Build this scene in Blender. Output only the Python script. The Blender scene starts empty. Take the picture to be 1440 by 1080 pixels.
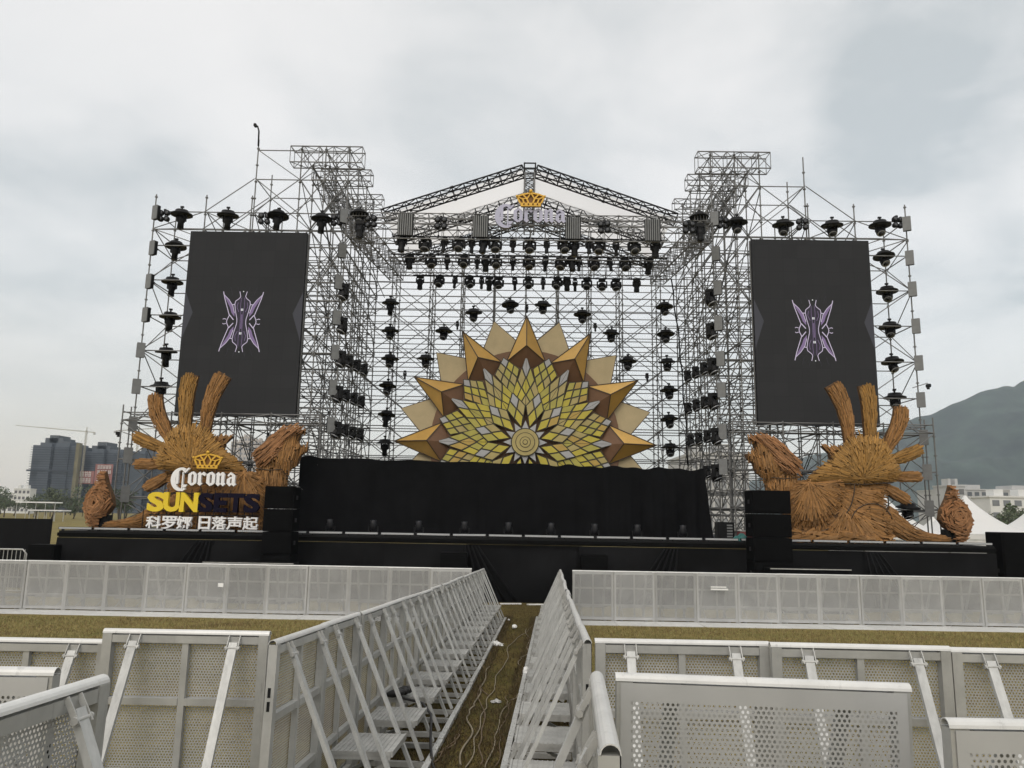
import bpy, math, random
import numpy as np
from mathutils import Vector, Matrix
R = math.radians
random.seed(11)
rng = np.random.default_rng(5)
S = bpy.context.scene
COL = S.collection
X0 = 0.31          # the stage's centre line
DECK = 1.86        # height of the stage deck
CAMZ = 2.55

# ------------------------------------------------------------------ camera
F = 1080.0
_p, _r, _y = R(9.7), R(.98), R(.44)
fw = Vector((-math.sin(_y)*math.cos(_p), math.cos(_y)*math.cos(_p), math.sin(_p)))
_ri = Vector((math.cos(_y), math.sin(_y), 0))
_up = _ri.cross(fw)
rt = _ri*math.cos(_r) + _up*math.sin(_r)
up = _up*math.cos(_r) - _ri*math.sin(_r)
cd = bpy.data.cameras.new('camera')
cam = bpy.data.objects.new('camera', cd)
COL.objects.link(cam)
cd.sensor_width = 36
cd.lens = 27
cd.clip_start = .05
cd.clip_end = 9000
mw = Matrix((rt, up, -fw)).transposed().to_4x4()
mw.translation = (0, 0, CAMZ)
cam.matrix_world = mw
S.camera = cam

def P(u, v, Y):
    """the point at distance Y in front of the camera seen at (u, v) of the 1440x1080 photograph"""
    d = fw + rt*((u-720)/F) + up*((540-v)/F)
    q = d*(Y/d.y)
    q.z += CAMZ
    return q

GY = [-40, 0, 2.77, 4.7, 10, 19.2, 23, 30, 60]
GZ = [2.2, .98, .8, .64, .4, .06, -.05, -.1, -.1]
def G(y): return float(np.interp(y, GY, GZ))

# ------------------------------------------------------------------ mesh builder
class MB:
    def __init__(s): s.v = []; s.f = []; s.m = []; s.sm = []
    def add(s, vs, fs, mi=0, smooth=False):
        b = len(s.v)
        s.v += [tuple(q) for q in vs]
        s.f += [tuple(b+i for i in f) for f in fs]
        s.m += [mi]*len(fs); s.sm += [smooth]*len(fs)
    def bar(s, a, b, w, h, upv=(0, 0, 1), mi=0):
        a, b = Vector(a), Vector(b)
        d = (b-a)
        if d.length < 1e-6: return
        d.normalize()
        u = Vector(upv)
        sd = d.cross(u)
        if sd.length < 1e-4: sd = d.cross(Vector((0, 1, 0)))
        sd.normalize(); u = sd.cross(d)
        sd *= w/2; u *= h/2
        s.add([a-sd-u, a+sd-u, a+sd+u, a-sd+u, b-sd-u, b+sd-u, b+sd+u, b-sd+u],
              [(0, 1, 2, 3), (7, 6, 5, 4), (0, 4, 5, 1), (1, 5, 6, 2), (2, 6, 7, 3), (3, 7, 4, 0)], mi)
    def box(s, x0, x1, y0, y1, z0, z1, mi=0, bev=0):
        if bev:
            prof = [(x0+bev, z0), (x1-bev, z0), (x1, z0+bev), (x1, z1-bev), (x1-bev, z1), (x0+bev, z1), (x0, z1-bev), (x0, z0+bev)]
            s.prism(prof, y0, y1, mi); return
        s.add([(x0, y0, z0), (x1, y0, z0), (x1, y1, z0), (x0, y1, z0), (x0, y0, z1), (x1, y0, z1), (x1, y1, z1), (x0, y1, z1)],
              [(3, 2, 1, 0), (4, 5, 6, 7), (0, 1, 5, 4), (1, 2, 6, 5), (2, 3, 7, 6), (3, 0, 4, 7)], mi)
    def tube(s, a, b, r, n=6, r2=None, mi=0, caps=True, smooth=True):
        a, b = Vector(a), Vector(b)
        d = (b-a)
        if d.length < 1e-6: return
        d.normalize()
        e = d.orthogonal().normalized(); g = d.cross(e)
        r2 = r if r2 is None else r2
        vs = []
        for k in range(n):
            t = 2*math.pi*k/n; c = e*math.cos(t)+g*math.sin(t)
            vs += [a+c*r, b+c*r2]
        s.add(vs, [(2*k, 2*((k+1) % n), 2*((k+1) % n)+1, 2*k+1) for k in range(n)], mi, smooth)
        if caps:
            s.add(vs[0::2], [tuple(range(n-1, -1, -1))], mi); s.add(vs[1::2], [tuple(range(n))], mi)
    def path(s, pts, r, n=6, mi=0):
        pts = [Vector(q) for q in pts]
        vs = []
        for i, q in enumerate(pts):
            d = (pts[min(i+1, len(pts)-1)]-pts[max(i-1, 0)]).normalized()
            e = d.cross(Vector((0, 0, 1)))
            if e.length < 1e-3: e = Vector((1, 0, 0))
            e.normalize(); g = d.cross(e)
            rr = r(i/(len(pts)-1)) if callable(r) else r
            for k in range(n):
                t = 2*math.pi*k/n; vs.append(q+e*math.cos(t)*rr+g*math.sin(t)*rr)
        fs = []
        for i in range(len(pts)-1):
            for k in range(n):
                fs.append((i*n+k, i*n+(k+1) % n, (i+1)*n+(k+1) % n, (i+1)*n+k))
        fs.append(tuple(range(n-1, -1, -1))); fs.append(tuple(range((len(pts)-1)*n, len(pts)*n)))
        s.add(vs, fs, mi, True)
    def lathe(s, prof, n=16, M=None, mi=0, smooth=True):
        vs = []
        for (r, z) in prof:
            for k in range(n):
                t = 2*math.pi*k/n; vs.append(Vector((r*math.cos(t), r*math.sin(t), z)))
        if M is not None: vs = [M @ q for q in vs]
        fs = []
        for i in range(len(prof)-1):
            for k in range(n):
                fs.append((i*n+k, i*n+(k+1) % n, (i+1)*n+(k+1) % n, (i+1)*n+k))
        fs.append(tuple(range(n-1, -1, -1))); fs.append(tuple(range((len(prof)-1)*n, len(prof)*n)))
        s.add(vs, fs, mi, smooth)
    def prism(s, poly, y0, y1, mi=0, M=None, side_mi=None):
        """outline in (x, z) pushed from y0 to y1"""
        n = len(poly)
        ar = sum(poly[i][0]*poly[(i+1) % n][1]-poly[(i+1) % n][0]*poly[i][1] for i in range(n))
        if ar < 0: poly = poly[::-1]
        vs = [Vector((x, y0, z)) for x, z in poly]+[Vector((x, y1, z)) for x, z in poly]
        if M is not None: vs = [M @ q for q in vs]
        s.add(vs, [tuple(range(n)), tuple(range(2*n-1, n-1, -1))], mi)
        s.add(vs, [(i, n+i, n+(i+1) % n, (i+1) % n) for i in range(n)], mi if side_mi is None else side_mi)
    def build(s, name, mats, parent=None, world=True):
        me = bpy.data.meshes.new(name)
        v = s.v
        if parent is not None and world:
            L = parent_offset(parent)
            v = [(a-L[0], b-L[1], c-L[2]) for a, b, c in v]
        me.from_pydata(v, [], s.f)
        if not isinstance(mats, (list, tuple)): mats = [mats]
        for m in mats: me.materials.append(m)
        if s.f:
            me.polygons.foreach_set('material_index', s.m)
            me.polygons.foreach_set('use_smooth', s.sm)
        me.update()
        o = bpy.data.objects.new(name, me)
        COL.objects.link(o)
        if parent is not None: o.parent = parent
        return o

def parent_offset(o):
    L = Vector(o.location)
    while o.parent is not None:
        o = o.parent; L += o.location
    return L

def tag(o, label=None, cat=None, group=None, kind=None):
    if label: o['label'] = label
    if cat: o['category'] = cat
    if group: o['group'] = group
    if kind: o['kind'] = kind
    return o

def thing(name, label, cat, loc=(0, 0, 0), rz=0, group=None):
    o = bpy.data.objects.new(name, None)
    COL.objects.link(o)
    o.empty_display_size = .1
    o.location = loc; o.rotation_euler = (0, 0, rz)
    return tag(o, label, cat, group)

KIDS = {}
def copy_tree(o, parent=None):
    c = o.copy(); COL.objects.link(c)
    if parent is not None: c.parent = parent
    for ch in o.children: copy_tree(ch, c)
    return c

ORD = ['first', 'second', 'third', 'fourth', 'fifth', 'sixth', 'seventh', 'eighth', 'ninth', 'tenth', 'eleventh', 'twelfth',
       'thirteenth', 'fourteenth', 'fifteenth', 'sixteenth', 'seventeenth', 'eighteenth', 'nineteenth', 'twentieth',
       'twenty-first', 'twenty-second', 'twenty-third', 'twenty-fourth', 'twenty-fifth', 'twenty-sixth', 'twenty-seventh', 'twenty-eighth']

# ------------------------------------------------------------------ materials
def nodes(name):
    m = bpy.data.materials.new(name); m.use_nodes = True
    nt = m.node_tree
    b = nt.nodes['Principled BSDF']
    return m, nt, b
def N(nt, t, **k):
    n = nt.nodes.new(t)
    for a, v in k.items(): setattr(n, a, v)
    return n
def mat(name, col, rough=.6, metal=0, var=.12, scale=6, spec=.5, bump=0, bscale=40, emit=None, es=1, island=0, stretch=None, trans=0, orand=0, col2=None):
    """one colour varied by noise in object space (and by mesh island)"""
    m, nt, b = nodes(name)
    L = nt.links
    b.inputs['Roughness'].default_value = rough
    b.inputs['Metallic'].default_value = metal
    b.inputs['Specular IOR Level'].default_value = spec
    tc = N(nt, 'ShaderNodeTexCoord')
    mp = N(nt, 'ShaderNodeMapping')
    if stretch: mp.inputs['Scale'].default_value = stretch
    L.new(tc.outputs['Object'], mp.inputs['Vector'])
    no = N(nt, 'ShaderNodeTexNoise'); no.inputs['Scale'].default_value = scale; no.inputs['Detail'].default_value = 5
    no.inputs['Roughness'].default_value = .65
    L.new(mp.outputs['Vector'], no.inputs['Vector'])
    mr = N(nt, 'ShaderNodeMapRange')
    mr.inputs['From Min'].default_value = .3; mr.inputs['From Max'].default_value = .7
    mr.inputs['To Min'].default_value = 1-var; mr.inputs['To Max'].default_value = 1+var
    L.new(no.outputs['Fac'], mr.inputs['Value'])
    val = mr.outputs['Result']
    if island:
        ge = N(nt, 'ShaderNodeNewGeometry')
        m2 = N(nt, 'ShaderNodeMapRange'); m2.inputs['To Min'].default_value = 1-island; m2.inputs['To Max'].default_value = 1+island
        L.new(ge.outputs['Random Per Island'], m2.inputs['Value'])
        mu = N(nt, 'ShaderNodeMath', operation='MULTIPLY')
        L.new(val, mu.inputs[0]); L.new(m2.outputs['Result'], mu.inputs[1]); val = mu.outputs[0]
    if orand:
        oi = N(nt, 'ShaderNodeObjectInfo')
        m3 = N(nt, 'ShaderNodeMapRange'); m3.inputs['To Min'].default_value = 1-orand; m3.inputs['To Max'].default_value = 1+orand
        L.new(oi.outputs['Random'], m3.inputs['Value'])
        mu = N(nt, 'ShaderNodeMath', operation='MULTIPLY')
        L.new(val, mu.inputs[0]); L.new(m3.outputs['Result'], mu.inputs[1]); val = mu.outputs[0]
        # scratches and grime differ from one piece to the next
        no.noise_dimensions = '4D'; wm = N(nt, 'ShaderNodeMath', operation='MULTIPLY'); wm.inputs[1].default_value = 50
        L.new(oi.outputs['Random'], wm.inputs[0]); L.new(wm.outputs[0], no.inputs['W'])
        n9 = N(nt, 'ShaderNodeTexNoise'); n9.inputs['Scale'].default_value = 22; n9.inputs['Detail'].default_value = 8; n9.inputs['Roughness'].default_value = .8
        n9.noise_dimensions = '4D'; L.new(wm.outputs[0], n9.inputs['W'])
        m8 = N(nt, 'ShaderNodeMapping'); m8.inputs['Scale'].default_value = (1, 1, .12); L.new(tc.outputs['Object'], m8.inputs['Vector']); L.new(m8.outputs[0], n9.inputs['Vector'])
        m9 = N(nt, 'ShaderNodeMapRange'); m9.inputs['From Min'].default_value = .56; m9.inputs['From Max'].default_value = .72; m9.inputs['To Min'].default_value = 1; m9.inputs['To Max'].default_value = .62
        L.new(n9.outputs['Fac'], m9.inputs['Value'])
        mv = N(nt, 'ShaderNodeMath', operation='MULTIPLY'); L.new(val, mv.inputs[0]); L.new(m9.outputs['Result'], mv.inputs[1]); val = mv.outputs[0]
    vm = N(nt, 'ShaderNodeVectorMath', operation='SCALE')
    vm.inputs[0].default_value = col
    if col2:
        g2 = N(nt, 'ShaderNodeNewGeometry'); f1 = N(nt, 'ShaderNodeMath', operation='MULTIPLY'); f1.inputs[1].default_value = 7.31
        f2 = N(nt, 'ShaderNodeMath', operation='FRACT'); L.new(g2.outputs['Random Per Island'], f1.inputs[0]); L.new(f1.outputs[0], f2.inputs[0])
        mc = N(nt, 'ShaderNodeMix', data_type='RGBA'); mc.inputs['A'].default_value = (*col, 1); mc.inputs['B'].default_value = (*col2, 1)
        L.new(f2.outputs[0], mc.inputs['Factor']); L.new(mc.outputs['Result'], vm.inputs[0])
    L.new(val, vm.inputs['Scale'])
    L.new(vm.outputs['Vector'], b.inputs['Base Color'])
    if bump:
        n2 = N(nt, 'ShaderNodeTexNoise'); n2.inputs['Scale'].default_value = bscale; n2.inputs['Detail'].default_value = 4
        L.new(mp.outputs['Vector'], n2.inputs['Vector'])
        bp = N(nt, 'ShaderNodeBump'); bp.inputs['Strength'].default_value = bump
        L.new(n2.outputs['Fac'], bp.inputs['Height']); L.new(bp.outputs['Normal'], b.inputs['Normal'])
    if emit:
        b.inputs['Emission Color'].default_value = (*emit, 1); b.inputs['Emission Strength'].default_value = es
    if trans:
        b.inputs['Transmission Weight'].default_value = trans
    return m

M = {}
M['alu'] = mat('weathered_aluminium', (.41, .41, .39), .45, .4, .16, 5, bump=.04, bscale=30, orand=.1)
M['alu_bright'] = mat('bright_aluminium', (.61, .61, .59), .42, .2, .10, 7, bump=.03, orand=.06)
M['alu_dull'] = mat('dull_aluminium', (.42, .42, .40), .55, .3, .22, 9, orand=.12)
M['strut'] = mat('strut_aluminium', (.47, .475, .46), .5, .2, .2, 18, stretch=(1, 1, .35), orand=.14)
M['steel'] = mat('galvanised_tube', (.165, .165, .162), .5, .3, .2, 3)
M['steel_light'] = mat('pale_galvanised_tube', (.19, .19, .19), .5, .3, .2, 3)
M['truss'] = mat('truss_aluminium', (.17, .17, .17), .45, .4, .2, 3)
M['black_truss'] = mat('black_truss_paint', (.012, .012, .013), .6, 0, .2, 5, spec=.3)
M['black'] = mat('black_plastic', (.006, .006, .0065), .55, 0, .2, 8, spec=.22)
M['matte'] = mat('matte_black_paint', (.004, .004, .0042), .8, 0, .2, 4, spec=.06)
M['black_metal'] = mat('black_metal', (.008, .008, .009), .5, 0, .2, 8, spec=.25)
M['lens'] = mat('lamp_glass', (.03, .032, .036), .12, 0, .2, 10, spec=.5)
M['lens_glint_rim'] = mat('lens_glint_rim', (.42, .43, .45), .3, .3, .1, 10)  # pale rim colour stands in for the lens reflecting the sky
M['grey_box'] = mat('grey_lamp_face', (.16, .165, .165), .5, .1, .15, 6)
M['cloth'] = mat('black_cloth', (.0058, .0058, .0064), .85, 0, .3, 1.5, spec=.06, bump=.12, bscale=6)
M['cloth2'] = mat('black_skirt_cloth', (.005, .0051, .0058), .7, 0, .3, 1.2, spec=.12, bump=.15, bscale=3)
M['deck'] = mat('stage_deck', (.006, .006, .006), .7, spec=.2)
M['wood'] = mat('driftwood_plank', (.305, .158, .058), .85, 0, .2, 9, spec=.1, island=.26, col2=(.25, .142, .064), bump=.2, bscale=60, stretch=(1, 1, 1))
M['wood_red'] = mat('reddish_plank', (.31, .155, .072), .85, 0, .2, 9, spec=.1, island=.26, col2=(.25, .135, .068), bump=.2, bscale=60)
M['wood_gold'] = mat('golden_plank', (.32, .175, .052), .85, 0, .2, 9, spec=.1, island=.26, col2=(.26, .155, .058), bump=.2, bscale=60)
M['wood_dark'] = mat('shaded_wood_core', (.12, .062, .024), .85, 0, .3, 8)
M['white_letter'] = mat('white_letter_acrylic', (.82, .82, .82), .4, 0, .04, 3)
M['lavender'] = mat('lavender_letter_face', (.42, .42, .54), .4, 0, .04, 3)
M['yellow_letter'] = mat('yellow_letter_acrylic', (.74, .54, .02), .4, 0, .04, 3)
M['navy_letter'] = mat('navy_letter_acrylic', (.007, .0055, .016), .7, 0, .1, 3, spec=.08)
M['gold'] = mat('gold_paint', (.66, .38, .035), .4, .1, .12, 8)
M['brown_hole'] = mat('brown_relief', (.20, .09, .012), .6, 0, .1, 8)
M['roof'] = mat('white_roof_membrane', (.86, .86, .86), .6, 0, .05, .8)
M['tent'] = mat('white_tent_fabric', (.86, .86, .85), .6, 0, .03, .6)
M['litter'] = mat('white_plastic_litter', (.8, .8, .78), .5, 0, .1, 30)
M['cable_pale'] = mat('pale_cable_sheath', (.23, .195, .135), .6, 0, .2, 8)
M['cable_brown'] = mat('brown_cable_sheath', (.13, .09, .05), .6, 0, .2, 8)
M['cable_black'] = mat('black_cable_sheath', (.015, .015, .015), .5, 0, .2, 8)
M['teal'] = mat('teal_tarp', (.02, .12, .11), .6, 0, .3, 12)
M['red_case'] = mat('dull_red_box', (.18, .05, .05), .6)

def perforated():
    m, nt, b = nodes('perforated_aluminium')
    L = nt.links
    tc = N(nt, 'ShaderNodeTexCoord'); sx = N(nt, 'ShaderNodeSeparateXYZ')
    L.new(tc.outputs['Object'], sx.inputs[0])
    p = .0175; r = .295
    cb = N(nt, 'ShaderNodeCombineXYZ')
    for a, i, s in (('X', 0, 1/p), ('Z', 1, 1/(p*1.732))):
        mu = N(nt, 'ShaderNodeMath', operation='MULTIPLY'); mu.inputs[1].default_value = s
        L.new(sx.outputs[a], mu.inputs[0]); L.new(mu.outputs[0], cb.inputs[i])
    res = []
    for off in (0, .5):
        ad = N(nt, 'ShaderNodeVectorMath', operation='ADD'); ad.inputs[1].default_value = (off, off, 0)
        fr = N(nt, 'ShaderNodeVectorMath', operation='FRACTION')
        sb = N(nt, 'ShaderNodeVectorMath', operation='SUBTRACT'); sb.inputs[1].default_value = (.5, .5, 0)
        ml = N(nt, 'ShaderNodeVectorMath', operation='MULTIPLY'); ml.inputs[1].default_value = (1, 1.732, 0)
        le = N(nt, 'ShaderNodeVectorMath', operation='LENGTH')
        lt = N(nt, 'ShaderNodeMath', operation='LESS_THAN'); lt.inputs[1].default_value = r
        L.new(cb.outputs[0], ad.inputs[0]); L.new(ad.outputs[0], fr.inputs[0]); L.new(fr.outputs[0], sb.inputs[0])
        L.new(sb.outputs[0], ml.inputs[0]); L.new(ml.outputs[0], le.inputs[0]); L.new(le.outputs['Value'], lt.inputs[0])
        res.append(lt.outputs[0])
    hole = N(nt, 'ShaderNodeMath', operation='MAXIMUM'); L.new(res[0], hole.inputs[0]); L.new(res[1], hole.inputs[1])
    # a plain border all round the sheet
    ab = N(nt, 'ShaderNodeMath', operation='ABSOLUTE'); L.new(sx.outputs['X'], ab.inputs[0])
    c1 = N(nt, 'ShaderNodeMath', operation='LESS_THAN'); c1.inputs[1].default_value = .448; L.new(ab.outputs[0], c1.inputs[0])
    c2 = N(nt, 'ShaderNodeMath', operation='LESS_THAN'); c2.inputs[1].default_value = 1.115; L.new(sx.outputs['Z'], c2.inputs[0])
    c3 = N(nt, 'ShaderNodeMath', operation='GREATER_THAN'); c3.inputs[1].default_value = .11; L.new(sx.outputs['Z'], c3.inputs[0])
    h = hole.outputs[0]
    for c in (c1, c2, c3):
        mu = N(nt, 'ShaderNodeMath', operation='MULTIPLY'); L.new(h, mu.inputs[0]); L.new(c.outputs[0], mu.inputs[1]); h = mu.outputs[0]
    inv = N(nt, 'ShaderNodeMath', operation='SUBTRACT'); inv.inputs[0].default_value = 1; L.new(h, inv.inputs[1])
    L.new(inv.outputs[0], b.inputs['Alpha'])
    oi = N(nt, 'ShaderNodeObjectInfo')
    no = N(nt, 'ShaderNodeTexNoise'); no.inputs['Scale'].default_value = 3.5; no.inputs['Detail'].default_value = 6
    no.noise_dimensions = '4D'
    wm = N(nt, 'ShaderNodeMath', operation='MULTIPLY'); wm.inputs[1].default_value = 40; L.new(oi.outputs['Random'], wm.inputs[0])
    L.new(wm.outputs[0], no.inputs['W']); L.new(tc.outputs['Object'], no.inputs['Vector'])
    cr = N(nt, 'ShaderNodeValToRGB')
    cr.color_ramp.elements[0].position = .3; cr.color_ramp.elements[0].color = (.385, .388, .385, 1)
    cr.color_ramp.elements[1].position = .7; cr.color_ramp.elements[1].color = (.47, .472, .465, 1)
    L.new(no.outputs['Fac'], cr.inputs['Fac'])
    mx = N(nt, 'ShaderNodeVectorMath', operation='SCALE')
    mr = N(nt, 'ShaderNodeMapRange'); mr.inputs['To Min'].default_value = .86; mr.inputs['To Max'].default_value = 1.1
    L.new(oi.outputs['Random'], mr.inputs['Value']); L.new(cr.outputs['Color'], mx.inputs[0]); L.new(mr.outputs['Result'], mx.inputs['Scale'])
    L.new(mx.outputs[0], b.inputs['Base Color'])
    b.inputs['Metallic'].default_value = .35; b.inputs['Roughness'].default_value = .5
    return m
M['perf'] = perforated()
def emissive(name, col, s):
    m, nt, b = nodes(name)
    b.inputs['Base Color'].default_value = (.004, .004, .004, 1); b.inputs['Roughness'].default_value = .75; b.inputs['Specular IOR Level'].default_value = .08
    b.inputs['Emission Color'].default_value = (*col, 1); b.inputs['Emission Strength'].default_value = s
    return m
M['screen'] = emissive('led_screen_grey', (.026, .0255, .025), 1)
def led_modules(m):
    nt = m.node_tree; L = nt.links; b = nt.nodes['Principled BSDF']
    tc = N(nt, 'ShaderNodeTexCoord'); sc = N(nt, 'ShaderNodeVectorMath', operation='SCALE'); sc.inputs['Scale'].default_value = 2
    fl_ = N(nt, 'ShaderNodeVectorMath', operation='FLOOR'); wn = N(nt, 'ShaderNodeTexWhiteNoise')
    mr = N(nt, 'ShaderNodeMapRange'); mr.inputs['To Min'].default_value = .95; mr.inputs['To Max'].default_value = 1.05
    ml = N(nt, 'ShaderNodeVectorMath', operation='MULTIPLY'); ml.inputs[1].default_value = (1, 0, 1)
    L.new(tc.outputs['Object'], sc.inputs[0]); L.new(sc.outputs[0], fl_.inputs[0]); L.new(fl_.outputs[0], ml.inputs[0]); L.new(ml.outputs[0], wn.inputs['Vector'])
    L.new(wn.outputs['Value'], mr.inputs['Value'])
    fr = N(nt, 'ShaderNodeVectorMath', operation='FRACTION'); L.new(sc.outputs[0], fr.inputs[0]); sx = N(nt, 'ShaderNodeSeparateXYZ'); L.new(fr.outputs[0], sx.inputs[0])
    mn = N(nt, 'ShaderNodeMath', operation='MINIMUM'); L.new(sx.outputs['X'], mn.inputs[0]); L.new(sx.outputs['Z'], mn.inputs[1])
    gt = N(nt, 'ShaderNodeMapRange'); gt.inputs['From Max'].default_value = .03; gt.inputs['To Min'].default_value = .7; L.new(mn.outputs[0], gt.inputs['Value'])
    mu = N(nt, 'ShaderNodeMath', operation='MULTIPLY'); L.new(mr.outputs['Result'], mu.inputs[0]); L.new(gt.outputs['Result'], mu.inputs[1])
    L.new(mu.outputs[0], b.inputs['Emission Strength'])
led_modules(M['screen'])
M['screen_facet'] = emissive('led_screen_facet', (.058, .057, .063), 1)
M['motif_line'] = emissive('led_motif_line', (.55, .48, .60), 1)
M['motif_fill'] = emissive('led_motif_violet', (.21, .15, .26), 1)
M['motif_dim'] = emissive('led_motif_dim', (.040, .035, .045), 1)
M['motif_dot'] = emissive('led_motif_dot', (.75, .75, .75), 1)
M['lit_strip'] = mat('led_bar_lens', (.40, .41, .42), .4, 0, .25, 60)
# ------------------------------------------------------------------ world, sun, haze
w = bpy.data.worlds.new('World'); S.world = w; w.use_nodes = True
nt = w.node_tree; nt.nodes.clear(); L = nt.links
SUN_EL, SUN_AZ = R(48), R(200)      # azimuth clockwise from +Y
out = N(nt, 'ShaderNodeOutputWorld')
sky = N(nt, 'ShaderNodeTexSky', sky_type='NISHITA'); sky.sun_disc = False
sky.sun_elevation = SUN_EL; sky.sun_rotation = SUN_AZ; sky.air_density = 1.2; sky.dust_density = 3
b1 = N(nt, 'ShaderNodeBackground'); b1.inputs['Strength'].default_value = .05
L.new(sky.outputs[0], b1.inputs['Color'])
tc = N(nt, 'ShaderNodeTexCoord')
DIR = tc.outputs['Generated']
def math_(op, a, b=None, clamp=False):
    n = N(nt, 'ShaderNodeMath', operation=op); n.use_clamp = clamp
    for i, q in enumerate((a, b)):
        if q is None: continue
        if hasattr(q, 'is_linked'): L.new(q, n.inputs[i])
        else: n.inputs[i].default_value = q
    return n.outputs[0]
def rng_(v, a, b, c, d):
    n = N(nt, 'ShaderNodeMapRange', interpolation_type='SMOOTHSTEP')
    for k, q in zip(('From Min', 'From Max', 'To Min', 'To Max'), (a, b, c, d)): n.inputs[k].default_value = q
    L.new(v, n.inputs['Value']); return n.outputs['Result']
sp = N(nt, 'ShaderNodeSeparateXYZ'); L.new(DIR, sp.inputs[0])
# cloud deck: the direction is projected on a plane overhead so that clouds flatten towards the horizon
zz = math_('ADD', math_('MAXIMUM', sp.outputs['Z'], 0.0), .22)
cx = math_('DIVIDE', sp.outputs['X'], zz); cy = math_('DIVIDE', sp.outputs['Y'], zz)
cb = N(nt, 'ShaderNodeCombineXYZ'); L.new(cx, cb.inputs[0]); L.new(cy, cb.inputs[1])
def cloud(scale, detail, off, rough=.5, dist=.3):
    a = N(nt, 'ShaderNodeVectorMath', operation='ADD'); a.inputs[1].default_value = off; L.new(cb.outputs[0], a.inputs[0])
    n = N(nt, 'ShaderNodeTexNoise'); n.inputs['Scale'].default_value = scale; n.inputs['Detail'].default_value = detail
    n.inputs['Roughness'].default_value = rough; n.inputs['Distortion'].default_value = dist
    L.new(a.outputs[0], n.inputs['Vector']); return n.outputs['Fac']
n1 = cloud(.9, 5, (3.1, 1.7, 0)); n2 = cloud(2.6, 6, (8.4, 2.2, 4)); 
mixn = math_('ADD', math_('MULTIPLY', n1, .55), math_('MULTIPLY', n2, .45))
dark = rng_(mixn, .41, .63, 0, 1)
def blob(u, v, c0, c1, k):
    d = P(u, v, 10); d.z -= CAMZ; d.normalize()
    wv = N(nt, 'ShaderNodeVectorMath', operation='DOT_PRODUCT'); wv.inputs[1].default_value = d; L.new(DIR, wv.inputs[0])
    wob = math_('ADD', wv.outputs['Value'], math_('MULTIPLY', math_('SUBTRACT', mixn, .5), .12))
    return rng_(wob, c0, c1, 0, k)
bl = [blob(1345, 195, .955, 1.01, .42), blob(1250, 225, .975, 1.006, .18), blob(40, 165, .965, 1.0, .38), blob(700, 40, .94, 1.0, .32)]
dk = math_('MULTIPLY', dark, .45)
n3 = cloud(5.5, 6, (1.4, 6.2, 2), .6, .5)
tex = math_('MULTIPLY', rng_(n2, .3, .7, .5, 1.2), rng_(n3, .3, .7, .7, 1.25))
for q in bl: dk = math_('ADD', dk, math_('MULTIPLY', q, tex))
dk = math_('MINIMUM', dk, 1.0)
c1 = N(nt, 'ShaderNodeMix', data_type='RGBA')
c1.inputs['A'].default_value = (.865, .825, .765, 1); c1.inputs['B'].default_value = (.515, .525, .49, 1)
L.new(dk, c1.inputs['Factor'])
# paler, warmer towards the horizon on the left where the sun goes down
wl = math_('MULTIPLY', rng_(sp.outputs['Z'], .0, .28, 1, 0), rng_(sp.outputs['X'], .05, -.6, .0, 1))
c2 = N(nt, 'ShaderNodeMix', data_type='RGBA'); c2.inputs['B'].default_value = (.90, .79, .65, 1)
L.new(math_('MULTIPLY', wl, .75), c2.inputs['Factor']); L.new(c1.outputs['Result'], c2.inputs['A'])
hz = rng_(sp.outputs['Z'], .0, .30, .86, 1)
gain = math_('MULTIPLY', hz, math_('ADD', math_('ADD', rng_(sp.outputs['Z'], .62, .98, 1, 1.25), rng_(sp.outputs['Y'], -.05, -.9, 0, .3)), 0))
b2 = N(nt, 'ShaderNodeBackground'); L.new(c2.outputs['Result'], b2.inputs['Color']); L.new(gain, b2.inputs['Strength'])
ads = N(nt, 'ShaderNodeAddShader'); L.new(b1.outputs[0], ads.inputs[0]); L.new(b2.outputs[0], ads.inputs[1])
L.new(ads.outputs[0], out.inputs['Surface'])

sl = bpy.data.lights.new('sun', 'SUN'); sl.energy = .7; sl.angle = R(25); sl.color = (1, .95, .88)
so = bpy.data.objects.new('sun', sl); COL.objects.link(so)
sd = Vector((math.sin(SUN_AZ)*math.cos(SUN_EL), math.cos(SUN_AZ)*math.cos(SUN_EL), math.sin(SUN_EL)))
so.rotation_euler = sd.to_track_quat('Z', 'Y').to_euler()
so.location = (0, 0, 60)

S.view_settings.view_transform = 'Standard'; S.view_settings.look = 'None'
S.view_settings.exposure = 0; S.view_settings.gamma = 1; S.view_settings.use_curve_mapping = False
S.render.engine = 'CYCLES'
S.cycles.transparent_max_bounces = 48
S.cycles.max_bounces = 6; S.cycles.diffuse_bounces = 3; S.cycles.glossy_bounces = 3; S.cycles.transmission_bounces = 4
S.cycles.volume_bounces = 0

HAZE = True
if HAZE:
    hb = MB(); hb.box(-2400, 2600, -160, 2450, -6, 400)
    hm = bpy.data.materials.new('haze'); hm.use_nodes = True
    hn = hm.node_tree; hn.nodes.clear()
    ho = hn.nodes.new('ShaderNodeOutputMaterial'); pv = hn.nodes.new('ShaderNodeVolumePrincipled')
    pv.inputs['Color'].default_value = (.76, .88, 1, 1); pv.inputs['Density'].default_value = .00022; pv.inputs['Anisotropy'].default_value = 0
    hn.links.new(pv.outputs[0], ho.inputs['Volume'])
    o = hb.build('haze', hm); tag(o, 'pale haze over the far city and hills', kind='stuff')

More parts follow.
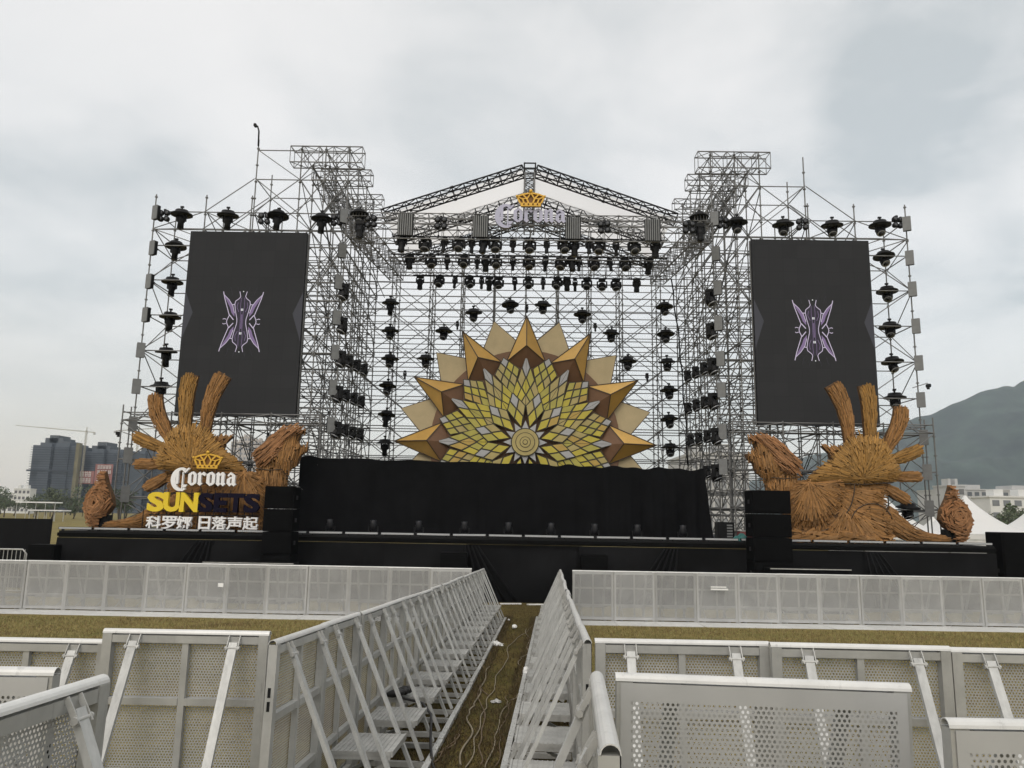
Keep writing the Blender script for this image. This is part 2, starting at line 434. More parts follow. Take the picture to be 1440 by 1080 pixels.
# ------------------------------------------------------------------ ground
def ground_mat():
    m, nt, b = nodes('worn_grass')
    L = nt.links
    tc = N(nt, 'ShaderNodeTexCoord')
    def no(sc, det=6, r=.6):
        n = N(nt, 'ShaderNodeTexNoise'); n.inputs['Scale'].default_value = sc; n.inputs['Detail'].default_value = det
        n.inputs['Roughness'].default_value = r
        L.new(tc.outputs['Object'], n.inputs['Vector']); return n.outputs['Fac']
    def ramp(f, *st):
        c = N(nt, 'ShaderNodeValToRGB')
        while len(c.color_ramp.elements) < len(st): c.color_ramp.elements.new(.5)
        for e, (q, col) in zip(c.color_ramp.elements, st): e.position = q; e.color = (*col, 1)
        L.new(f, c.inputs['Fac']); return c.outputs['Color']
    a = ramp(no(.55), (.32, (.13, .095, .036)), (.5, (.20, .165, .06)), (.68, (.12, .115, .036)))
    d = ramp(no(9, 8, .7), (.3, (.55, .52, .5)), (.7, (1.35, 1.32, 1.25)))
    e = ramp(no(90, 3), (.3, (.6, .6, .58)), (.7, (1.4, 1.4, 1.36)))
    x1 = N(nt, 'ShaderNodeVectorMath', operation='MULTIPLY'); L.new(a, x1.inputs[0]); L.new(d, x1.inputs[1])
    x2 = N(nt, 'ShaderNodeVectorMath', operation='MULTIPLY'); L.new(x1.outputs[0], x2.inputs[0]); L.new(e, x2.inputs[1])
    # the trampled, darker earth of the cable aisle
    sx = N(nt, 'ShaderNodeSeparateXYZ'); L.new(tc.outputs['Object'], sx.inputs[0])
    def mth(op, p, q):
        n = N(nt, 'ShaderNodeMath', operation=op)
        for i, v in enumerate((p, q)):
            if hasattr(v, 'is_linked'): L.new(v, n.inputs[i])
            else: n.inputs[i].default_value = v
        return n.outputs[0]
    ax = mth('ABSOLUTE', mth('SUBTRACT', sx.outputs['X'], mth('ADD', mth('MULTIPLY', sx.outputs['Y'], .042), -.62)), 0)
    ax = mth('ADD', ax, mth('MULTIPLY', mth('SUBTRACT', no(1.3, 5, .6), .5), 1.1))
    mk = N(nt, 'ShaderNodeMapRange', interpolation_type='SMOOTHSTEP')
    for kk, vv in zip(('From Min', 'From Max', 'To Min', 'To Max'), (.45, 1.0, 1, 0)): mk.inputs[kk].default_value = vv
    L.new(ax, mk.inputs['Value'])
    mxe = N(nt, 'ShaderNodeMix', data_type='RGBA'); L.new(mk.outputs['Result'], mxe.inputs['Factor'])
    x3 = N(nt, 'ShaderNodeVectorMath', operation='MULTIPLY'); x3.inputs[1].default_value = (.56, .54, .47)
    L.new(x2.outputs[0], x3.inputs[0]); L.new(x2.outputs[0], mxe.inputs['A']); L.new(x3.outputs[0], mxe.inputs['B'])
    L.new(mxe.outputs['Result'], b.inputs['Base Color']); b.inputs['Roughness'].default_value = .95
    b.inputs['Specular IOR Level'].default_value = .15
    bp = N(nt, 'ShaderNodeBump'); bp.inputs['Strength'].default_value = .5; bp.inputs['Distance'].default_value = .03
    L.new(no(60, 4), bp.inputs['Height']); L.new(bp.outputs['Normal'], b.inputs['Normal'])
    return m
gm = MB()
ys = [-150, -40, -10, 0, 1.4, 2.77, 3.7, 4.7, 6, 8, 10, 13, 16, 19.2, 23, 30, 60, 120, 300, 900, 2400]
xs = [-2300, -600, -150, -40, -14, -4, 0, 4, 14, 40, 150, 600, 2300]
vs = [(x, y, G(y)) for y in ys for x in xs]
nx = len(xs)
gm.add(vs, [(j*nx+i, j*nx+i+1, (j+1)*nx+i+1, (j+1)*nx+i) for j in range(len(ys)-1) for i in range(nx-1)], 0, True)
tag(gm.build('ground', ground_mat()), 'olive brown worn grass field sloping down to the stage', kind='structure')

# short blades where the lawn shows
def blades(name, label, zones, mats, wmax, cat='grass'):
    vs, fs, mi = [], [], []
    for (x0, x1, y0, y1, n, h0, h1) in zones:
        for k in range(n):
            t = random.random(); y = y0+(y1-y0)*t
            x = random.uniform(x0(y) if callable(x0) else x0, x1(y) if callable(x1) else x1)
            z = G(y)-.004; h = random.uniform(h0, h1); a = random.uniform(0, 6.283); wd = random.uniform(.4, 1)*wmax
            lx, ly = random.gauss(0, .5)*h, random.gauss(0, .5)*h
            b = len(vs)
            cx_, sx_ = math.cos(a)*wd, math.sin(a)*wd
            vs += [(x-cx_, y-sx_, z), (x+cx_, y+sx_, z), (x+lx, y+ly, z+h)]
            fs.append((b, b+1, b+2)); mi.append(random.choice((0, 0, 1, 2)))
    me = bpy.data.meshes.new(name); me.from_pydata(vs, [], fs)
    for m in mats: me.materials.append(m)
    me.polygons.foreach_set('material_index', mi); me.update()
    o = bpy.data.objects.new(name, me); COL.objects.link(o)
    tag(o, label, 'grass', kind='stuff')
gmats = [mat('dry_blade', (.27, .22, .09), .9, var=.3), mat('olive_blade', (.17, .168, .055), .9, var=.3), mat('brown_blade', (.13, .08, .035), .9, var=.3)]
LW = lambda y: -1.49+.036*y          # left wall of the aisle
RW = lambda y: .22+.0475*y           # right wall of the aisle
blades('grass_blades', 'short brown and olive grass of the lawn between the barriers', [
    (-13.5, lambda y: LW(y), 10, 18, 42000, .03, .07),
    (lambda y: RW(y), 13.5, 10, 18, 42000, .03, .07),
    (-4, 4.5, 3.0, 5, 7000, .02, .05)], gmats, .008)
amats = [mat('trampled_brown_blade', (.10, .070, .030), .95, var=.3), mat('trampled_olive_blade', (.08, .074, .026), .95, var=.3), mat('trampled_dark_blade', (.055, .036, .018), .95, var=.3)]
blades('trampled_grass', 'dark trampled grass and earth of the cable aisle', [
    (lambda y: LW(y)-.1, lambda y: RW(y)+.2, 4.5, 9, 30000, .01, .04),
    (lambda y: LW(y)-.1, lambda y: RW(y)+.2, 9, 24, 26000, .015, .045),
    (lambda y: LW(y)+.56, lambda y: LW(y)+.74, 4.5, 20, 5000, .03, .085),
    (lambda y: RW(y)-.74, lambda y: RW(y)-.56, 4.5, 20, 5000, .03, .085)], amats, .007)

# ------------------------------------------------------------------ crowd barrier panels
def make_panel():
    t = thing('barrier_panel', '', 'crowd barrier')
    q = MB(); q.add([(-.485, -.004, .05), (.485, -.004, .05), (.485, -.004, 1.172), (-.485, -.004, 1.172)], [(0, 1, 2, 3)])
    q.build('perforated_sheet', M['perf'], t)
    q = MB()
    for s in (-1, 1): q.box(s*.47-.028, s*.47+.028, 0, .048, .03, 1.176)
    q.box(-.441, .441, .002, .044, 1.125, 1.168); q.box(-.441, .441, .002, .044, .05, .095)
    q.box(-.441, -.02, .003, .04, .77, .81); q.box(.02, .441, .003, .04, .77, .81)
    q.box(-.441, -.02, .003, .04, .37, .41); q.box(.02, .441, .003, .04, .37, .41)
    q.box(-.019, .019, .003, .036, .096, 1.124)
    for s in (-1, 1):                     # dark coupling slots in the posts
        for z in (.93, .86): q.box(s*.4985-.001, s*.4985+.0015, .014, .03, z-.025, z+.025, 1)
    q.build('frame', [M['alu'], M['black']], t)
    q = MB(); n = 9; ro, rin = .0245, .0215
    pr = []
    for k in range(n): a = math.pi*k/(n-1); pr.append((math.cos(a)*ro, math.sin(a)*ro))
    pr2 = []
    for k in range(n): a = math.pi-math.pi*k/(n-1); pr2.append((math.cos(a)*rin, math.sin(a)*rin))
    ring = pr+pr2; m = len(ring)
    vs = [(-.502, .02+y, 1.1775+z) for y, z in ring]+[(.502, .02+y, 1.1775+z) for y, z in ring]
    q.add(vs, [(i, (i+1) % m, m+(i+1) % m, m+i) for i in range(m)], 0, False)
    for b in (0, m):
        q.add(vs, [(b+i, b+i+1, b+m-2-i, b+m-1-i) for i in range(n-1)], 0)
    q.build('top_rail', M['alu_bright'], t)
    for s in (-1, 1):
        x = s*.30
        q = MB(); q.bar((x, .062, 1.135), (x, .545, .075), .05, .024, (0, 1, 0))
        st = q.build('strut', M['strut'], t)
        q = MB()
        for k in (-1, 1):
            q.bar((x+k*.033, .045, 1.172), (x+k*.033, .09, 1.095), .005, .018, (0, 1, 0))
        q.tube((x-.042, .082, 1.108), (x+.042, .082, 1.108), .008, 8)
        for k in (-1, 1): q.tube((x+k*.012, .08, .6), (x+k*.012, .085, .6), .001, 4) if False else q.tube((x+k*.036, .082, 1.108), (x+k*.044, .082, 1.108), .013, 6)
        q.build('bracket', M['alu_dull'], st)
        q = MB(); q.box(x-.025, x+.025, .05, .56, .02, .06); q.build('base_beam', M['alu_dull'], t)
    q = MB(); q.box(-.499, .499, .561, .61, .012, .055); q.build('foot_rail', M['strut'], t)
    q = MB(); q.box(-.27, .27, .06, .47, .325, .352)
    for k in range(12): q.box(-.26, .26, .075+k*.033, .083+k*.033, .353, .357)
    q.box(-.27, .27, .472, .486, .318, .356)
    for s in (-1, 1):
        q.box(s*.262-.006, s*.262+.006, .06, .47, .30, .324)
    q.build('step', M['alu_dull'], t)
    for s in (-1, 1):
        q = MB(); q.bar((s*.255, .46, .28), (s*.255, .08, .1), .02, .025); q.build('step_brace', M['alu_dull'], t)
    return t
panel0 = make_panel()
plate = MB(); plate.box(-.496, .496, -1.16, -.012, .012, .03)
for k in range(10): plate.box(-.48, .48, -1.12+k*.11, -1.10+k*.11, .031, .034)
used_panel = [False]
def put_panel(x, y, rz, ry, label, group, floor=False, z=None, lean=0):
    if used_panel[0]: t = copy_tree(panel0)
    else: t = panel0
    used_panel[0] = True
    t.location = (x, y, (G(y) if z is None else z)); t.rotation_euler = (lean, ry, rz)
    t['label'] = label; t['group'] = group; t['category'] = 'crowd barrier'
    return t
floors = []
# front row
fr = 'barrier panels in the front row before the stage'
xl = [-1.05-(k+.5)*1.0 for k in range(14)]
for k, x in enumerate(xl):
    y = 19.2+.02*k+random.uniform(-.03, .03)
    floors.append(put_panel(x, y, R(random.uniform(-.8, .8)), 0, 'flat barrier panel in the front row left of the aisle, %s from the aisle' % ORD[k], fr))
xr = [1.40+(k+.5)*1.0 for k in range(14)]
for k, x in enumerate(xr):
    y = 19.15+.02*k+random.uniform(-.03, .03)
    floors.append(put_panel(x, y, R(random.uniform(-.8, .8)), 0, 'flat barrier panel in the front row right of the aisle, %s from the aisle' % ORD[k], fr))
# the two walls of the aisle
for k in range(15):
    y = 4.30+.5+k*1.005
    sl_ = math.atan(.043 if y < 12 else .037)
    put_panel(LW(y), y, R(-90)-math.atan(.036), -sl_+R(random.uniform(-.4, .4)), 'strutted barrier panel in the left wall of the aisle, %s from the photographer' % ORD[k], 'barrier panels lining the left of the aisle', lean=R(random.uniform(-.6, .6)))
for k in range(15):
    y = 4.60+.5+k*1.005
    sl_ = math.atan(.043 if y < 12 else .037)
    put_panel(RW(y), y, R(90)-math.atan(.0475), sl_+R(random.uniform(-.4, .4)), 'strutted barrier panel in the right wall of the aisle, %s from the photographer' % ORD[k], 'barrier panels lining the right of the aisle', lean=R(random.uniform(-.6, .6)))
# second row, struts towards us
g2 = 'barrier panels of the second row with struts towards the photographer'
for k, (u, v, Y) in enumerate([(266, 885, 4.84), (31, 896, 4.95), (-190, 900, 5.0), (-400, 900, 5.02)]):
    q = P(u, v, Y)
    if k: q.x = -1.99-k*1.004
    put_panel(q.x, Y, R(180), 0, 'strutted barrier panel in the second row left of the aisle, %s from the aisle' % ORD[k], g2, z=(q.z if k < 3 else 1.84)-1.2)
for k, (u, v, Y) in enumerate([(957, 899, 4.66), (1203, 905, 4.58), (1450, 912, 4.56), (1690, 917, 4.56), (1930, 922, 4.56)]):
    q = P(u, v, Y); q.x = [.97, 1.96, 2.965, 3.97, 4.975][k]
    put_panel(q.x, Y, R(180)-R(1.5)*(k > 0), 0, 'strutted barrier panel in the second row right of the aisle, %s from the aisle' % ORD[k], g2, z=(q.z if k < 3 else 1.84)-1.2)
# nearest row, flat side to us, and the short walls beside it
g3 = 'barrier panels of the nearest row with flat faces towards the photographer'
q = P(1070, 955, 2.77); put_panel(.838, 2.77, R(-1.2), R(.8), 'nearest flat-faced barrier panel right of the aisle, its bare grey sheet full of small holes', g3, z=q.z-1.2)
q = P(1400, 1018, 2.3); put_panel(1.76, 2.36, R(.5), 0, 'lowest flat-faced barrier panel at the bottom right corner of the photo', g3, z=q.z-1.205)
q = P(60, 937, 2.74); put_panel(-2.06, 2.72, R(1), 0, 'flat-faced barrier panel at the left edge behind the slanting tubular rail', g3, z=q.z-1.205)
q = P(858, 1006, 2.1); put_panel(.272, 2.27, R(85.8), R(2), 'barrier panel pointing towards the photographer with its open rail end, right of the aisle', 'barrier panels nearest beside the aisle', z=.836)
q = P(68, 970, 2.3); put_panel(-1.385, 2.10, R(-92), R(-2), 'barrier panel with slanting rail and strut in the bottom left corner', 'barrier panels nearest beside the aisle', z=.83)
# tread plates on the crowd side of the front row
fp0 = plate.build('floor_plate', M['alu_bright'], floors[0], world=False)
for t in floors[1:]:
    c = fp0.copy(); COL.objects.link(c); c.parent = t
# ------------------------------------------------------------------ stage
def cloth_sheet(x0, x1, y, z0, ztop, nx, nz, fold, seed, big=0, flare=0):
    """a hanging cloth: folds get deeper towards the bottom, the top edge sags between its ties"""
    r = random.Random(seed)
    ph = [r.uniform(0, 6.28) for _ in range(6)]
    q = MB(); vs = []
    for j in range(nz+1):
        t = j/nz
        for i in range(nx+1):
            x = x0+(x1-x0)*i/nx+(flare*(1-t)*max(0, (i/nx-.85)/.15))
            zt = ztop(x)
            z = z0+(zt-z0)*t
            k = (.35+.65*(1-t))
            d = fold(x)*k*(math.sin(x*9+ph[0]+.6*math.sin(x*2.3))*.6+math.sin(x*17+ph[1]+t)*.3+math.sin(x*4.1+ph[2])*.5)
            d += big*(math.sin(x*.9+ph[3]+t*1.7)*.5+math.sin(x*1.7-t*3+ph[4])*.5)*math.sin(math.pi*t)
            vs.append((x, y+d, z))
    q.add(vs, [(j*(nx+1)+i, j*(nx+1)+i+1, (j+1)*(nx+1)+i+1, (j+1)*(nx+1)+i) for j in range(nz) for i in range(nx)], 0, True)
    return q
st = thing('stage', 'long black stage with cloth skirt behind the front barriers', 'stage', (X0, 24, -.05))
SX0, SX1 = X0-14.35, X0+14.3
q = MB(); q.box(SX0, SX1, 23.98, 36, 1.66, DECK); q.build('deck', M['deck'], st)
segs = [(SX0, -9.2), (-9.28, -3.95), (-4.0, -1.4), (-1.5, 2.05), (1.95, 5.05), (5.0, 10.7), (10.6, SX1)]
for k, (a, b) in enumerate(segs):
    yy = (24.02, 24.06, 24.02, 24.14, 24.02, 24.06, 24.02)[k]
    q = cloth_sheet(a, b, yy-.1, -.12, lambda x: 1.655, max(8, int((b-a)*14)), 14, lambda x: .022, 40+k, .11)
    q.build('skirt', M['cloth2'], st)
for a, b in ((-1.55, 1), (4.95, -1), (10.62, 1), (-9.29, -1)):   # pulled tent-like creases at the openings
    q = MB()
    for k in range(5):
        q.path([(a+b*(.02+.10*k), 23.86, 1.62), (a+b*(.12+.22*k), 23.80, .8), (a+b*(.2+.35*k), 23.78, .02)], lambda t: .02+.03*t, 6)
    q.build('skirt_crease', M['cloth2'], st)
q = MB(); q.box(SX0, SX1, 23.90, 23.978, 1.70, 1.80); q.build('edge_rail', M['matte'], st)
for xa, xb, k in ((-2.22, -1.42, 0), (1.95, 2.75, 1)):
    t = thing('front_fill_speaker', 'black boxy speaker at the foot of the stage skirt, %s of the aisle' % ('left' if k == 0 else 'right'), 'speaker', ((xa+xb)/2, 23.4, -.05), group='speakers before the stage skirt')
    q = MB(); q.box(xa, xb, 23.35, 23.75, -.05, 1.43, bev=.02); q.build('cabinet', M['matte'], t)
    q = MB(); q.box(xa+.05, xb-.05, 23.325, 23.348, .05, 1.36, bev=.02)
    for j in range(16): q.box(xa+.07, xb-.07, 23.318, 23.324, .1+j*.078, .13+j*.078)
    q.build('grille', M['matte'], t)
    for s in (xa-.012, xb+.012):
        q = MB(); q.box(s-.01, s+.01, 23.5, 23.62, .8, .95); q.build('handle', M['black_metal'], t)

# black curtain hiding the back of the stage
def ctop(x):
    u = (x-X0+7.6)/13.55
    z = 4.36-.17*u
    if u > .62: z += .05*math.sin(x*6.2)*math.sin(x*2.2+1)-.02
    else: z += .018*math.sin(x*3.2)
    if u < .05: z += .05*math.sin(u/.05*3.14)
    return z
cu = thing('stage_curtain', 'wide black curtain hanging across the stage below the sunflower', 'curtain', (X0, 25.9, DECK))
q = cloth_sheet(X0-7.6, X0+5.98, 25.9, DECK+.005, ctop, 330, 12, lambda x: 0.015+.09*max(0, min(1, (x-1.5)/2.5)), 3, .06, .25)
q.build('cloth', M['cloth'], cu)
q = MB()
for k in range(12):
    x = X0-7.4+k*1.2
    q.tube((x, 26.1, DECK), (x, 26.1, ctop(x)-.03), .02)
q.tube((X0-7.6, 26.1, 4.26), (X0+5.9, 26.1, 4.10), .022); q.build('support_frame', M['steel'], cu)

# ------------------------------------------------------------------ box trusses
def truss(name, label, A, B, h, wd, mat_, group=None, step=.5, upv=(0, 0, 1), rc=.024, rl=.014, bare=False, parent_label=None):
    A, B = Vector(A), Vector(B)
    t = thing(name, label, 'truss', A, group=group)
    d = (B-A).normalized(); sd = d.cross(Vector(upv)).normalized(); u = sd.cross(d)
    for i in (-1, 1):
        for j in (-1, 1):
            o = sd*(i*wd/2)+u*(j*h/2)
            q = MB(); q.tube(A+o, B+o, rc, 8); q.build('chord', mat_, t)
    q = MB(); n = max(1, round((B-A).length/step)); l = (B-A)/n
    for k in range(n+1):
        c = A+l*k
        p = [c+sd*(i*wd/2)+u*(j*h/2) for i, j in ((-1, -1), (1, -1), (1, 1), (-1, 1))]
        for a in range(4): q.tube(p[a], p[(a+1) % 4], rl, 5, caps=False)
        if k < n:
            e = [x+l for x in p]; s = k % 2
            for a in range(4):
                b = (a+1) % 4
                q.tube(p[a] if s else p[b], e[b] if s else e[a], rl, 5, caps=False)
    q.build('lacing', mat_, t)
    if not bare:
        q = MB()
        m = max(1, int((B-A).length/2.5))
        for k in range(1, m):
            c = A+(B-A)*(k/m)
            for i in (-1, 1):
                for j in (-1, 1):
                    o = sd*(i*wd/2)+u*(j*h/2); q.tube(c+o-d*.05, c+o+d*.05, rc*1.7, 8)
        if q.v: q.build('coupler', mat_, t)
    return t
def X(x): return x+X0
truss('front_truss', 'long grey box truss across the front of the roof carrying lamps and the letter sign', (X(-6.0), 25.2, 12.05), (X(6.1), 25.2, 12.05), .52, .52, M['truss'])
truss('upper_front_truss', 'slim upper box truss directly above the front lamp truss', (X(-6.0), 25.3, 12.66), (X(6.1), 25.3, 12.66), .2, .42, M['truss'], rc=.02)
truss('middle_truss', 'middle box truss of the roof with the second lamp row hanging below', (X(-5.3), 28.2, 12.30), (X(5.35), 28.2, 12.30), .3, .45, M['truss'])
truss('rear_truss', 'rear box truss of the roof above the scaffold wall', (X(-5.75), 31.8, 12.98), (X(5.95), 31.8, 12.98), .52, .5, M['truss'])
for s, n in ((-1, 'left'), (1, 'right')):
    truss('side_truss', 'long side box truss running back from the %s end of the front truss' % n, (X(s*5.98), 25.0, 12.22), (X(s*5.62), 31.9, 12.78), .62, .58, M['truss'], 'side trusses of the roof')
    gt = thing('roof_end_frame', 'small open lattice box at the %s end of the front truss' % n, 'truss', (X(s*5.8), 25.0, 12.0), group='end frames of the roof')
    q = MB()
    for k in range(5):
        for y in (24.75, 25.0): q.tube((X(s*(5.6+.1*k)), y, 12.5), (X(s*(5.6+.1*k)), y, 12.9), .012, 5)
    q.build('ladder_bars', M['steel_light'], gt)
    q = MB()
    for y in (24.75, 25.0):
        for z in (12.5, 12.9): q.tube((X(s*5.55), y, z), (X(s*6.05), y, z), .016, 6)
    q.build('frame', M['steel_light'], gt)
for k, (y, ez, pz, hw, nm) in enumerate(((26.0, 13.02, 14.78, 5.22, 'front'), (28.4, 13.02, 14.78, 5.2, 'middle'), (30.8, 13.0, 14.78, 5.2, 'rear'))):
    for s, n in ((-1, 'left'), (1, 'right')):
        truss('rafter_truss', 'black sloping roof truss, %s half of the %s gable' % (n, nm), (X(s*hw), y, ez), (X(s*.22), y, pz), .34, .34, M['black_truss'], 'black gable trusses', step=.46, upv=(0, 1, 0), rc=.03, rl=.018)
for y, n in ((26.0, 'front'), (28.4, 'middle'), (30.8, 'rear')):
    rb = thing('ridge_block', 'black square block joining the %s gable trusses at the ridge' % n, 'truss', (X(0), y, 14.8), group='ridge blocks')
    q = MB()
    for i in (-.2, .2):
        for j in (-.2, .2):
            q.tube((X(i), y+j, 14.58), (X(i), y+j, 15.02), .026); 
    q.build('posts', M['black_truss'], rb)
    q = MB()
    for z in (14.6, 15.0):
        for j in (-.2, .2): q.tube((X(-.2), y+j, z), (X(.2), y+j, z), .026); q.tube((X(j), y-.2, z), (X(j), y+.2, z), .026)
    q.build('rings', M['black_truss'], rb)
truss('ridge_truss', 'black ridge truss running back along the roof peak', (X(0), 26.25, 14.8), (X(0), 30.55, 14.8), .36, .36, M['black_truss'], step=.46)
truss('hanging_mast', 'short vertical lattice mast hanging from the ridge behind the gold crown', (X(0), 25.75, 12.35), (X(0), 25.75, 14.55), .34, .34, M['truss'], step=.34, upv=(0, 1, 0))
# roof membrane
rf = thing('roof_membrane', 'white fabric roof stretched between the black gable trusses', 'roof', (X(0), 28.4, 13.0))
for s in (-1, 1):
    q = MB(); nx, ny = 26, 14; vs = []
    for j in range(ny+1):
        for i in range(nx+1):
            t = i/nx; f = j/ny
            y = 26.2+4.4*f
            sag = -.06*math.sin(math.pi*((f*2) % 1))*math.sin(math.pi*t)-.012*math.sin(t*30)*math.sin(math.pi*f)
            vs.append((X(s*(.15+5.05*t)), y, 14.96-(1.80)*t+sag))
    q.add(vs, [(j*(nx+1)+i, j*(nx+1)+i+1, (j+1)*(nx+1)+i+1, (j+1)*(nx+1)+i) for j in range(ny) for i in range(nx)], 0, True)
    q.build('fabric_panel', M['roof'], rf)
for m in ('roof', 'tent'):
    nt_ = M[m].node_tree; bs = nt_.nodes['Principled BSDF']; mo = [n for n in nt_.nodes if n.type == 'OUTPUT_MATERIAL'][0]
    tr = nt_.nodes.new('ShaderNodeBsdfTranslucent'); tr.inputs['Color'].default_value = (.9, .9, .9, 1)
    mx = nt_.nodes.new('ShaderNodeMixShader'); mx.inputs[0].default_value = .72 if m == 'roof' else .35
    nt_.links.new(bs.outputs[0], mx.inputs[1]); nt_.links.new(tr.outputs[0], mx.inputs[2]); nt_.links.new(mx.outputs[0], mo.inputs['Surface'])

# ------------------------------------------------------------------ scaffolds
def unit_tube(r, n=6):
    q = MB(); q.tube((0, 0, 0), (1, 0, 0), r, n, caps=False)
    o = q.build('tube', M['steel']); me = o.data; bpy.data.objects.remove(o); return me
TUBE = unit_tube(.021); THIN = unit_tube(.018)
_std = {}
def std_mesh(h):
    k = round(h, 1)
    if k not in _std:
        q = MB(); q.tube((0, 0, 0), (0, 0, k), .024, 7)
        z = .3
        while z < k-.05:
            q.tube((0, 0, z-.018), (0, 0, z+.018), .055, 8); z += .65
        o = q.build('standard', M['steel']); _std[k] = o.data; bpy.data.objects.remove(o)
    return _std[k]
def place_rod(name, mesh, a, b, parent, base):
    o = bpy.data.objects.new(name, mesh); COL.objects.link(o)
    d = b-a
    qm = d.to_track_quat('X', 'Z').to_matrix().to_4x4()
    o.parent = parent
    o.matrix_local = Matrix.Translation(a-base) @ qm @ Matrix.Diagonal((d.length, 1, 1, 1))
    return o
def scaffold(name, label, xs, ys, zs, top, z0, group=None, braces=('x', 'y'), extra=(), skip=lambda kind, a, b: False, maxp=98, mid=()):
    xs = [X(x) for x in xs]
    base = Vector((sum(xs)/len(xs), ys[0], z0))
    t = thing(name, label, 'scaffold', base, group=group)
    T = lambda i, j: top(i, j)
    led, brc = [], []
    for i, x in enumerate(xs):
        for j, y in enumerate(ys):
            h = T(i, j)-z0
            if h <= 0: continue
            o = bpy.data.objects.new('standard', std_mesh(h)); COL.objects.link(o); o.parent = t; o.location = Vector((x, y, z0))-base
    for z in list(zs)+list(mid):
        for j, y in enumerate(ys):
            for i in range(len(xs)-1):
                if z < min(T(i, j), T(i+1, j)): led.append((Vector((xs[i], y, z)), Vector((xs[i+1], y, z))))
        for i, x in enumerate(xs):
            for j in range(len(ys)-1):
                if z < min(T(i, j), T(i, j+1)): led.append((Vector((x, ys[j], z+.03)), Vector((x, ys[j+1], z+.03))))
    for k in range(len(zs)-1):
        za, zb = zs[k], zs[k+1]
        if 'x' in braces:
            for j, y in enumerate(ys):
                for i in range(len(xs)-1):
                    if zb < min(T(i, j), T(i+1, j)):
                        a, b = (xs[i], xs[i+1]) if (i+k+j) % 2 else (xs[i+1], xs[i])
                        yy = y-.05
                        brc.append((Vector((a, yy, za)), Vector((b, yy, zb))))
        if 'x2' in braces and k % 2 == 0 and k+2 < len(zs):
            for j, y in enumerate(ys):
                for i in range(len(xs)-1):
                    a, b = (xs[i], xs[i+1]) if (i+k//2+j) % 2 else (xs[i+1], xs[i])
                    brc.append((Vector((a, y-.05, za)), Vector((b, y-.05, zs[k+2]))))
        if 'y' in braces:
            for i, x in enumerate(xs):
                for j in range(len(ys)-1):
                    if zb < min(T(i, j), T(i, j+1)):
                        a, b = (ys[j], ys[j+1]) if (i+k+j) % 2 else (ys[j+1], ys[j])
                        brc.append((Vector((x+.05, a, za)), Vector((x+.05, b, zb))))
    for a, b in extra: brc.append((Vector((X(a[0]), a[1], a[2])), Vector((X(b[0]), b[1], b[2]))))
    for nm, lst, mesh, r in (('ledger', led, TUBE, .021), ('brace', brc, THIN, .018)):
        lst = [p for p in lst if not skip(nm, *p)]
        lst.sort(key=lambda p: p[0].y+p[1].y)
        for a, b in lst[:maxp]: place_rod(nm, mesh, a, b, t, base)
        if lst[maxp:]:
            q = MB()
            for a, b in lst[maxp:]: q.tube(a, b, r, 5, caps=False)
            o = q.build(nm, M['steel'], t); o['kind'] = 'stuff'
    return t
LV = [13.3-1.3*k for k in range(9, -1, -1)]          # 1.6 ... 13.3
LV[0] = 2.05
for s, n in ((-1, 'left'), (1, 'right')):
    f = lambda l: [s*x for x in l]
    top = 0
    tall = [13.95, 13.95]
    scaffold('screen_scaffold', 'outer scaffold frame around the %s video screen with lamps along its outer edge' % n, f([13.7, 11.84, 10.16]), [26.6, 28.3],
             LV[:-1]+[12.62, 13.3], lambda i, j: 13.95, DECK, 'scaffold frames holding the video screens',
             extra=[((s*11.84, 26.55, 13.3), (s*10.12, 26.55, 14.6)), ((s*11.84, 28.25, 13.3), (s*10.12, 28.25, 14.6)), ((s*11.84, 26.5, 12.62), (s*10.9, 26.5, 13.3)), ((s*10.1, 26.5, 13.3), (s*10.9, 26.5, 12.62))])
    ysT = [26.6, 28.3, 29.9, 31.4, 33.0]
    LT = LV+[14.6, 15.75]
    def top(i, j, s=s):
        if i == 0: return (16.15 if s < 0 else 15.75, 15.6, 14.4, 13.6, 13.6)[j]
        return 15.95 if j < 4 else 14.2
    scaffold('roof_tower', 'dense tall scaffold tower between the %s video screen and the stage opening' % n, f([10.08, 8.45, 7.55, 6.67]), ysT, LT, top, DECK,
             'roof towers of scaffold tube',
             extra=[((s*8.45, 26.5, 13.3), (s*6.67, 26.5, 15.75)), ((s*10.08, 26.5, 14.6), (s*8.45, 26.5, 13.3)), ((s*10.08, 28.3, 13.3), (s*8.45, 28.3, 14.6)),
                    ((s*6.6, 26.6, 13.3), (s*6.3, 33.0, 12.0))], mid=[z+.62 for z in LV[:-1]])
    scaffold('platform_scaffold', 'low scaffold bay below the %s video screen behind the driftwood beast' % n, f([13.78, 12.1, 10.4, 8.7, 7.0]), [25.95, 26.5],
             [2.1, 2.95, 4.2, 5.52, 5.8], lambda i, j: 6.1 if i == 0 else 5.9, DECK, 'low scaffold bays below the screens', braces=('x',))
    # head trusses on top of the tower
    for k, y in enumerate((26.6, 28.3, 30.8)):
        truss('head_truss', 'short box truss lying across the top of the %s scaffold tower, %s from the front' % (n, ORD[k]), (X(s*(8.8, 8.1, 7.65)[k]), y, (15.5, 15.48, 15.55)[k]), (X(s*6.15), y, (15.5, 15.48, 15.55)[k]), .62 if k == 0 else .46, .52, M['truss'], 'head trusses on the towers', bare=True)
    truss('tower_ridge_truss', 'box truss running back along the top of the %s scaffold tower below the head trusses' % n, (X(s*7.75), 26.7, 14.95), (X(s*7.75), 32.6, 14.95), .55, .62, M['steel_light'], 'long trusses on the towers')
    truss('tower_lower_truss', 'lower box truss running back inside the %s scaffold tower top' % n, (X(s*7.2), 26.9, 14.1), (X(s*7.2), 32.6, 14.1), .5, .5, M['truss'], 'long trusses on the towers')
